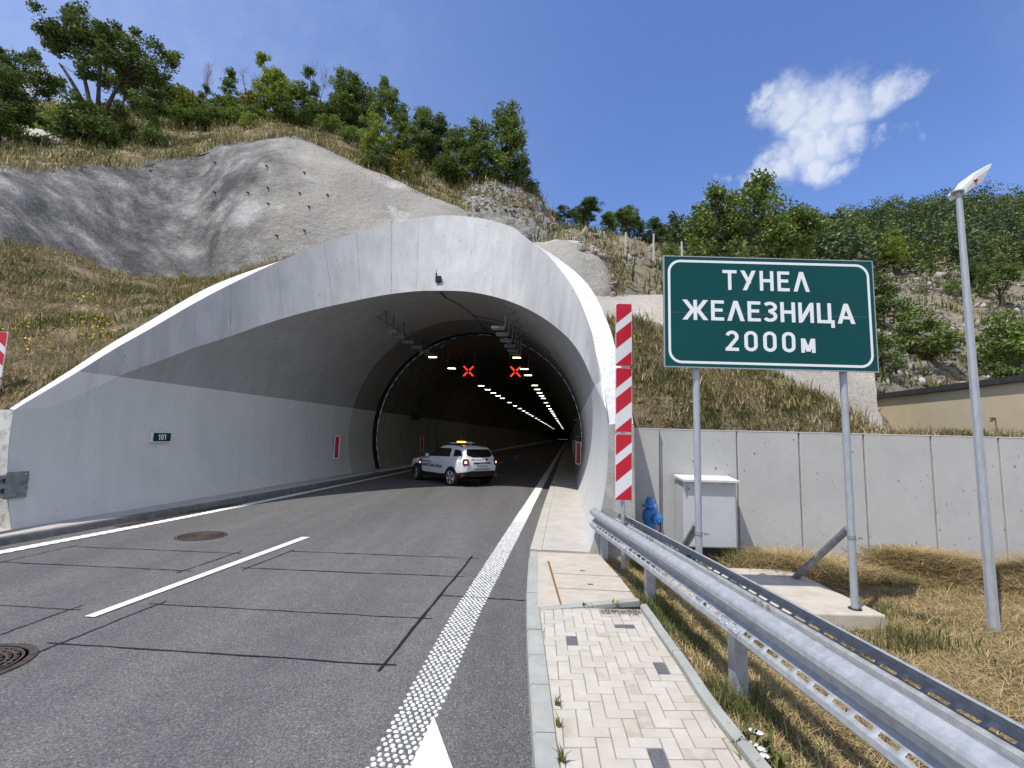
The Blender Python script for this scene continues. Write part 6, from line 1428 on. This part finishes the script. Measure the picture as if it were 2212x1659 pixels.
for z0_, z1_ in ((3.0, 3.05), (2.1, 2.14)): 
    lat = LC+math.sqrt(RT*RT-(z0_-ZC)**2); o.box(LT(lat-.15, 25.5, z0_), (.34, .4, .04), Matrix.Rotation(-TH, 3, 'Z'))
o.build('shelf', M['gantry'], t)
o = MB()
for k in range(7): z = 3.1+k*.16; lat = LC+math.sqrt(RT*RT-(z-ZC)**2); o.tube([LT(lat-.12+.08*math.cos(q), 25.4+.03*k, z+.07*math.sin(q)) for q in np.linspace(0, 6.28, 12)], .02, 5)
o.build('cable_coil', M['soot'], t)
# kerb reflectors
M['reflector'] = mat('white_reflector', (.75, .75, .8), rough=.2)
studs = [(rk(s)+.1, s, KZ+.012) for s in (20.4, 28, 36, 44, 52)]+[(lk(s)-.03, s, KZ+.01) for s in (21.5, 37, 45, 53)]
for k, (l_, s, z) in enumerate(studs):
    sd = 'right' if k < 5 else 'left'
    o = MB(); o.box(LT(l_, s, z), (.11, .08, .03), Matrix.Rotation(-TH, 3, 'Z'), taper=.7)
    props(o.build('kerb_reflector', M['reflector']), 'small white reflector stud on the %s kerb inside the tunnel' % sd if k not in (0, 5) else 'nearest white reflector stud on the %s kerb inside the tunnel' % sd, 'reflector', 'reflector studs on the %s kerb' % sd)
# plants at the pavement edge, yellow flowers on the banks
def weed(p, h, label, m, n=14, cat='plant', name='weed'):
    C_ = np.array([tuple(p)]); V, Fx = blades(C_, h, h*.12, .7, n, h*.12); o = npmesh(name, V, Fx, M[m]); return props(o, label, cat)
M['purple'] = island('purple_weed_leaf', [(0, (.05, .02, .02)), (1, (.11, .05, .04))])
weed(G(1206, 1569, KZ-.01), .07, 'small green weed at the kerb, nearest but one to the bottom edge', 'greengrass'); weed(G(1213, 1645, KZ-.01), .08, 'small green weed beside the kerb at the bottom photo edge', 'greengrass'); weed(G(1203, 1525, KZ-.01), .06, 'small green weed at the kerb, uppermost of the three', 'greengrass')
weed(G(1262, 1312, KZ), .06, 'dark purple weed in front of the chamber cover edge', 'purple'); weed(G(1327, 1308, KZ), .09, 'tuft of pale dry grass against the crossing edging stone', 'straw', 12, 'grass tuft', 'grass_tuft')
for k, (x, y) in enumerate(((1627, 1583), (1640, 1588), (1628, 1612), (1646, 1624), (1652, 1638))):
    p = G(x, y, .16); o = MB(); n = 9; o.lathe(p, [(.003, -.015), (.008, 0), (.026, .014), (.028, .016)], 10); fl = o.build('bindweed_flower', M['bindweed'], smooth=True); fl.modifiers.new('x', 'SOLIDIFY').thickness = .001
    props(fl, ['white bindweed flower highest on the edging stone', 'white bindweed flower second from the top', 'white bindweed flower in the middle', 'white bindweed flower second from the bottom', 'lowest white bindweed flower at the edging stone'][k], 'flower', 'white bindweed flowers by the edging stone')
V, Fx = blades(np.array([tuple(G(x, y, .10)) for x, y in ((1625, 1600), (1640, 1610), (1650, 1645), (1665, 1640), (1660, 1655), (1635, 1630))]), .10, .012, .9, 12, .05); npmesh('verge_green_grass', V, Fx, M['greengrass'], kind='stuff')
sy_ = sb(1500); d = sy_-np.array(CAM); zf = d@np.array(vf); px_ = CX+F*(d@np.array(vr))/zf; py_ = CY-F*(d@np.array(vu))/zf
q = sy_[((np.hypot(px_-60, (py_-755)) < 55) | (np.hypot(px_-320+0, py_-690) < 0) | (np.hypot(px_-190, py_-715) < 60)) ]
q2 = np.concatenate([q, sr(14)]); C_ = np.repeat(q2, 2, 0)+np.c_[rng.normal(0, .12, (len(q2)*2, 2)), .30+.12*rng.random(len(q2)*2)]
V, Q = leaves(C_, np.full(len(C_), .05), 3, .038, .3); npmesh('yellow_flowers', V, Q, M['yellow'], kind='stuff')
# ---------------------------------------------------------------- white patrol car
M['carwhite'] = mat('white_car_paint', (.74, .76, .79), rough=.22, spec=.5, coat=.6)
M['carglass'] = mat('dark_car_glass', (.006, .007, .008), rough=.06, spec=.6)
M['cladding'] = mat('black_cladding', (.014, .014, .016), rough=.6)
M['tyre'] = mat('tyre_rubber', (.012, .012, .012), (.02, .02, .02), scale=20, rough=.85)
M['alloy'] = mat('alloy_rim', (.70, .71, .73), rough=.35, metal=.3)
M['tail'] = mat('dark_red_lens', (.09, .004, .006), rough=.12, coat=.5)
M['brake'] = emit('lit_tail_lamp', (1, .42, .22), 2.2); M['amber'] = emit('amber_beacon', (1, .45, .06), 3.0)
M['blackletter'] = mat('black_lettering', (.012, .012, .014), rough=.5)
M['plateblue'] = mat('blue_plate_band', (.01, .05, .35), rough=.5)
CARX, CARY, HEAD = -1.68, 19.85, R(131)
car = thing('patrol_car', 'white patrol car with amber roof light parked across the tunnel mouth', 'car', (CARX, CARY, 0), HEAD)
xs = [-.80, -.62, -.36, .36, .75, 1.25, 1.95, 2.30, 2.75, 3.05, 3.30, 3.42]
def cv(x, y, z): return [Vector(p) for p in zip(x, y, z if hasattr(z, '__len__') else [z]*12)]
CV = [cv(xs, [.66, .80, .84, .86, .86, .86, .86, .86, .86, .84, .76, .60], [.42, .37, .34, .30, .28, .28, .28, .28, .28, .30, .30, .32]),
      cv([-.83]+xs[1:], [.70, .85, .89, .888, .885, .885, .885, .89, .895, .88, .80, .64], [.60, .56, .53, .47, .44, .44, .44, .46, .5, .52, .52, .5]),
      cv([-.84]+xs[1:], [.72, .865, .90, .895, .887, .885, .885, .89, .90, .885, .81, .66], .80),
      cv([-.80]+xs[1:], [.72, .86, .89, .882, .875, .872, .87, .87, .87, .84, .77, .64], [1.02, 1.02, 1.01, 1.0, .99, .985, .98, .97, .95, .93, .89, .85]),
      cv([-.75, -.62, -.36, .36, .75, 1.25, 1.85, 2.10, 2.6, 3.0, 3.25, 3.36], [.69, .80, .83, .825, .822, .82, .81, .78, .68, .64, .58, .5], [1.12, 1.13, 1.12, 1.10, 1.09, 1.08, 1.06, 1.05, 1.03, 1.0, .95, .90]),
      cv([-.53, -.46, -.22, .3, .7, 1.05, 1.32, 1.98, 2.5, 2.95, 3.2, 3.33], [.60, .64, .67, .68, .68, .67, .64, .60, .5, .46, .43, .38], [1.47, 1.48, 1.50, 1.52, 1.52, 1.50, 1.44, 1.10, 1.05, 1.02, .97, .91]),
      cv([-.48, -.38, -.15, .3, .7, 1.0, 1.24, 1.92, 2.45, 2.9, 3.17, 3.31], [.53, .56, .59, .605, .605, .595, .56, .45, .35, .32, .3, .27], [1.535, 1.55, 1.58, 1.60, 1.60, 1.58, 1.525, 1.13, 1.065, 1.03, .98, .92]),
      cv([-.46, -.36, -.13, .3, .7, 1.0, 1.22, 1.88, 2.42, 2.88, 3.16, 3.30], [0]*12, [1.555, 1.575, 1.605, 1.625, 1.63, 1.61, 1.55, 1.15, 1.08, 1.045, .99, .93])]
for c in CV:     # the nose and tail are rounded in plan
    pass
SM = [[Vector(p) for p in catmull(c, 4)] for c in CV]
def mir(p): return Vector((p.x, -p.y, p.z))
def surf(j, k, f, sd=1, off=0.):
    """point on the flank: between long curve j and j+1, station k, fraction f"""
    def at(jj, kk):
        i = min(max(kk*4, 0), len(SM[jj])-1.001); a = int(i); return SM[jj][a].lerp(SM[jj][a+1], i-a)
    p = at(j, k).lerp(at(j+1, k), f); n = (at(j, k+.1)-at(j, k-.1)).cross(at(j+1, k)-at(j, k))
    n = n.normalized() if n.length else Vector((0, 1, 0))
    if n.y < 0 and j < 6: n = -n
    p = p+n*off; return p if sd > 0 else mir(p)
o = MB(); NJ = len(SM)
for sd in (1, -1):
    for j in range(NJ-1):
        rows = [[(p if sd > 0 else mir(p)) for p in SM[j]]] + [[(a.lerp(b_, .5)+Vector((0, .012 if j in (1, 2) else 0, 0)) if sd > 0 else mir(a.lerp(b_, .5)+Vector((0, .012 if j in (1, 2) else 0, 0)))) for a, b_ in zip(SM[j], SM[j+1])]] + [[(p if sd > 0 else mir(p)) for p in SM[j+1]]]
        o.grid(rows, 1 if j == 0 else 0)
for e, bulge in ((0, -.05), (-1, .10)):
    for j in range(NJ-1):
        def row(jj):
            a = SM[jj][e]; return [Vector((a.x+bulge*(1-(t/1.)**2)*min(1, a.y*1.5), a.y*t, a.z)) for t in np.linspace(1, -1, 9)]
        o.grid([row(j), row(j+1)], 1 if j == 0 else 0)
o.poly(*[Vector((p.x, p.y, .31)) for p in SM[0]], *[Vector((p.x, -p.y, .31)) for p in SM[0][::-1]], mi=1)
bd = o.build('body', [M['carwhite'], M['cladding']], car, world=False, smooth=True)
bmx = bmesh.new(); bmx.from_mesh(bd.data); bmesh.ops.remove_doubles(bmx, verts=bmx.verts, dist=.0015); bmesh.ops.recalc_face_normals(bmx, faces=bmx.faces); bmx.to_mesh(bd.data); bmx.free(); bd.data.set_sharp_from_angle(angle=R(50))
def panel(name, m, j, corners, sd, off=.008, n=8, par=None):
    """corners: (k, f) going round: lower front, lower rear, upper rear, upper front"""
    (a, b_, c, d) = corners; o = MB(); rows = []
    for u in np.linspace(0, 1, 5):
        k0, f0 = a[0]+(d[0]-a[0])*u, a[1]+(d[1]-a[1])*u; k1, f1 = b_[0]+(c[0]-b_[0])*u, b_[1]+(c[1]-b_[1])*u
        rows.append([surf(j, k0+(k1-k0)*v, f0+(f1-f0)*v, sd, off) for v in np.linspace(0, 1, n)])
    o.grid(rows); return o.build(name, m, par or car, world=False, smooth=True)
for sd in (1, -1):
    panel('side_window', M['carglass'], 4, ((6.85, .10), (2.85, .10), (2.95, .90), (5.9, .92)), sd)
    panel('quarter_window', M['carglass'], 4, ((2.5, .14), (1.45, .24), (1.5, .74), (2.55, .86)), sd)
def rear(y, z, off=.0):
    """point on the tailgate"""
    zs = [SM[j][0].z for j in range(NJ)]; i = max(0, min(NJ-2, next((q for q in range(NJ-1) if z <= zs[q+1]), NJ-2)))
    f = (z-zs[i])/(zs[i+1]-zs[i]); a = SM[i][0].lerp(SM[i+1][0], f); t = y/a.y if a.y else 0
    return Vector((a.x-.05*(1-t*t)*min(1, a.y*1.5)-off, y, z))
def rp(name, m, pts, off=.008, par=None, n=8):
    """panel on the tailgate given as lower edge and upper edge half widths"""
    (z0, w0), (z1, w1) = pts; o = MB()
    o.grid([[rear(t*(w0+(w1-w0)*u), z0+(z1-z0)*u, off) for t in np.linspace(1, -1, n+1)] for u in np.linspace(0, 1, 6)]); return o.build(name, m, par or car, world=False, smooth=True)
o = MB()
prf = [(1.155, .40), (1.22, .62), (1.30, .63), (1.46, .56), (1.475, .50)]
o.grid([[rear(t*w, z, .010) for t in np.linspace(1, -1, 11)] for z, w in prf]); o.build('rear_window', M['carglass'], car, world=False, smooth=True)
o = MB(); prf = [(.40, .60), (.50, .69), (.60, .66), (.625, .52)]; o.grid([[rear(t*w, z, .03) for t in np.linspace(1, -1, 11)] for z, w in prf]); o.build('rear_bumper', M['cladding'], car, world=False, smooth=True)
o = MB(); prf = [(.905, .46), (.955, .40), (.962, .38)]; o.grid([[rear(t*w, z, .012) for t in np.linspace(1, -1, 9)] for z, w in prf]); ts = o.build('trim_strip', M['cladding'], car, world=False)
o = MB(); text(o, 'DUSTER', .026, lambda x, y, l: rear(-x, .918+y, .0135+l), .18, 1.1); o.build('lettering', M['alloy'], ts, world=False)
o = MB(); o.grid([[rear(t*.26, z, .022) for t in (1, 0, -1)] for z in (.755, .868)]); npl = o.build('number_plate', M['white'], car, world=False)
o = MB(); o.grid([[rear(y, z, .0235) for y in (.26, .222)] for z in (.757, .866)]); o.build('blue_band', M['plateblue'], npl, world=False)
o = MB(); text(o, 'СВ4239СМ', .076, lambda x, y, l: rear(-x-.018, .773+y, .0245+l), .17, .13); o.build('lettering', M['blackletter'], npl, world=False)
o = MB(); text(o, 'HIGHWAY SECURITY', .062, lambda x, y, l: rear(-x, .66+y, .012+l), .2, .17); o.build('tailgate_lettering', M['blackletter'], car, world=False); o = MB(); text(o, '0895 26 26 21', .068, lambda x, y, l: rear(-x+.22, 1.035+y, .010+l), .19, .17)
o.build('tailgate_lettering', M['blackletter'], car, world=False)
o = MB(); o.poly(*[rear(-.26+x, 1.075+y, .011) for x, y in ((.06, .04), (-.05, .04), (-.05, -.02), (-.01, -.055), (.06, -.02))]); o.grid([[rear(y, z, .011) for y in (-.34, -.46, -.58)] for z in (1.068, 1.073)]); o.build('tailgate_mark', M['blackletter'], car, world=False)
sideY = lambda z: float(np.interp(z, [.47, .62, .80, .90, .99, 1.085], [.886, .900, .888, .893, .874, .821]))+.007
o = MB(); text(o, 'МАГИСТРАЛНА ОХРАНА', .118, lambda x, y, l: Vector((1.46-x, sideY(.665+y)+l, .665+y)), .20, .13, xs=.92); o.build('door_lettering', M['blackletter'], car, world=False); o = MB()
text(o, '0895 26 26 21', .078, lambda x, y, l: Vector((1.92-x, sideY(.835+y)+l, .835+y)), .20, .17)
o.build('door_lettering', M['blackletter'], car, world=False)
o = MB(); o.grid([[Vector((x, sideY(z)+.001, z)) for x in (1.22, .85)] for z in (.868, .874)]); o.build('door_mark', M['blackletter'], car, world=False)
# emblem on the rear quarter: dark shield with a pale face and a spiky crown, lettering under it
def qp(x, z, l=0.): return Vector((x, float(np.interp(z, [.8, 1.02, 1.13, 1.48], [.872, .868, .815, .655]))+.016+l, z))
eb = MB(); ex, ez = -.50, 1.15
eb.poly(*[qp(ex+x, ez+y) for x, y in ((0, -.17), (.07, -.06), (.085, .03), (.05, .11), (0, .13), (-.05, .11), (-.085, .03), (-.07, -.06))])
for x in (-.06, -.03, 0, .03, .06): eb.poly(qp(ex+x*.8-.014, ez+.12, .001), qp(ex+x*.8+.014, ez+.12, .001), qp(ex+x*1.5, ez+.21-abs(x)*.6, .001))
for q in range(4): eb.poly(*[qp(ex+.075-.05*q+x, ez-.25+y) for x, y in ((0, 0), (-.035, 0), (-.028, .05), (.007, .05))])
em = eb.build('emblem', M['blackletter'], car, world=False)
eb = MB(); eb.poly(*[qp(ex+x, ez+y, .003) for x, y in ((0, -.10), (.035, -.03), (.03, .05), (.012, .02), (0, .06), (-.012, .02), (-.03, .05), (-.035, -.03))]); eb.build('emblem_face', M['white'], em, world=False)
# seams, handles, vent, mirror
for sd in (1, -1):
    o = MB()
    for k0, k1 in ((4.55, 4.55), (7.35, 6.9)):
        pts = [surf(j, k0+(k1-k0)*(j+f-1)/3., f, sd, .0035) for j in (1, 2, 3) for f in (0., .5, 1.)][1:]
        if k0 < 3: pts = pts[2:]
        o.tube(pts, .005, 4)
    o.build('door_seam', M['soot'], car, world=False)
    for x in (.62, 1.55): o = MB(); o.box((x, sd*(sideY(.945)+.012), .945), (.18, .03, .03)); o.build('door_handle', M['carwhite'], car, world=False, bevel=.006)
    o = MB(); o.grid([[Vector((x, sd*(.905-.10*max(0, z-.9)), z)) for x in (2.48+.08*(z-.7), 2.28+.12*(z-.7))] for z in (.55, .7, .85, .95)]); vt = o.build('fender_vent', M['cladding'], car, world=False)
    o = MB(); o.box((2.42, sd*.912, .80), (.05, .012, .05)); o.build('side_indicator', M['brake'], vt, world=False)
    o = MB(); o.box((1.84, sd*.93, 1.15), (.10, .17, .12), Matrix.Rotation(sd*-.2, 3, 'Z'), taper=.8); o.build('mirror', M['carwhite'], car, world=False, bevel=.03)
    # tail lamps
    o = MB(); c = Vector((-.765, sd*.735, .965)); rn = Matrix.Rotation(sd*R(-38), 3, 'Z')
    def tl(y, z, l): return c + rn @ Vector((-l, y, 0)) + Vector((.03*z, 0, z))
    plate3(o, rrect(.24, .26, .06, 5), lambda x, y, l: tl(x, y, l+.045), .12); lm = o.build('tail_lamp', M['tail'], car, world=False)
    o = MB(); plate3(o, rrect(.095, .09, .03, 4), lambda x, y, l: tl(x-.0*sd, y, l+.05), .01); o.build('lit_lamp', M['brake'], lm, world=False)
    o = MB(); 
    for y0, y1 in ((-.065, -.052), (.052, .065)): o.poly(tl(-.085, y0, .0465), tl(.085, y0, .0465), tl(.085, y1, .0465), tl(-.085, y1, .0465))
    o.build('lens_bar', M['red'], lm, world=False)
    o = MB(); o.box((-.70, sd*.80, .46), (.05, .16, .07), Matrix.Rotation(sd*R(30), 3, 'Z')); o.build('reflector', M['red'], car, world=False)
    # roof rail
    o = MB(); rl = [surf(5, k, .8, sd, .0)+Vector((0, 0, h)) for k, h in ((5.6, 0.0), (5.0, .05), (4, .06), (3, .06), (2, .055), (1.4, .0))]; o.tube([Vector(p) for p in catmull([tuple(p) for p in rl], 4)], .024, 8); o.build('roof_rail', M['cladding'], car, world=False, smooth=True)
    # wheel arch and wheels
    for xw, steer in ((0., 0), (2.673, R(-14))):
        o = MB(); rg = []
        for a in np.linspace(R(-12), R(192), 26):
            rg.append([Vector((xw+r_*math.cos(a), sd*y, .345+r_*math.sin(a))) for r_, y in ((.425, .88), (.425, .926), (.375, .928), (.36, .86))])
        o.grid(rg); o.poly(*[Vector((xw+.385*math.cos(a), sd*.920, .345+.385*math.sin(a))) for a in np.linspace(R(-12), R(192), 26)]); o.build('wheel_arch', M['cladding'], car, world=False)
        Mw = Matrix.Rotation(steer, 3, 'Z') @ Matrix.Rotation(R(-90)*sd, 3, 'X'); cw = Vector((xw, sd*.822, .345))
        o = MB(); o.lathe(cw, [(.20, -.11), (.32, -.115), (.343, -.09), (.345, .08), (.33, .112), (.30, .122), (.25, .118)], 32, M=Mw); ty = o.build('wheel', M['tyre'], car, world=False, smooth=True, autos=40)
        o = MB(); o.lathe(cw, [(.252, .108), (.252, .126), (.236, .126), (.22, .07)], 32, M=Mw)
        for q in range(5):
            a = q*2*math.pi/5+.3
            for da in (-.13, .13):
                p0 = [(.035*math.cos(a-1.2), .035*math.sin(a-1.2), .112), (.035*math.cos(a+1.2), .035*math.sin(a+1.2), .112)]
                o.poly(*[cw+Mw @ Vector(v) for v in ((.04*math.cos(a-.9), .04*math.sin(a-.9), .116), (.04*math.cos(a+.9), .04*math.sin(a+.9), .116), (.24*math.cos(a+.24), .24*math.sin(a+.24), .124), (.24*math.cos(a-.24), .24*math.sin(a-.24), .124))])
                break
        o.lathe(cw, [(.045, .115), (.04, .128), (.01, .13)], 12, M=Mw); o.build('rim', M['alloy'], ty, world=False)
# roof light platform
o = MB(); o.box((.55, 0, 1.70), (.30, 1.12, .035)); 
for y in (-.42, .42): o.box((.55, y, 1.655), (.10, .08, .07))
lbp = o.build('light_bar', M['alloy'], car, world=False, bevel=.01)
o = MB(); o.box((.50, .10, 1.74), (.14, .36, .055)); o.build('amber_beacon', M['amber'], lbp, world=False, bevel=.012)
o = MB(); o.box((.52, -.32, 1.735), (.12, .26, .045)); o.build('grey_beacon', M['lampgrey'], lbp, world=False, bevel=.01)
o = MB(); o.box((.56, .02, 1.79), (.08, .06, .10)); o.build('red_beacon', M['tail'], lbp, world=False, bevel=.01)
o = MB(); o.grid([[Vector((x, y, 1.66)) for y in (.60, -.60)] for x in (-.2, -.12)]); o.build('roof_cross_bar', M['cladding'], car, world=False)
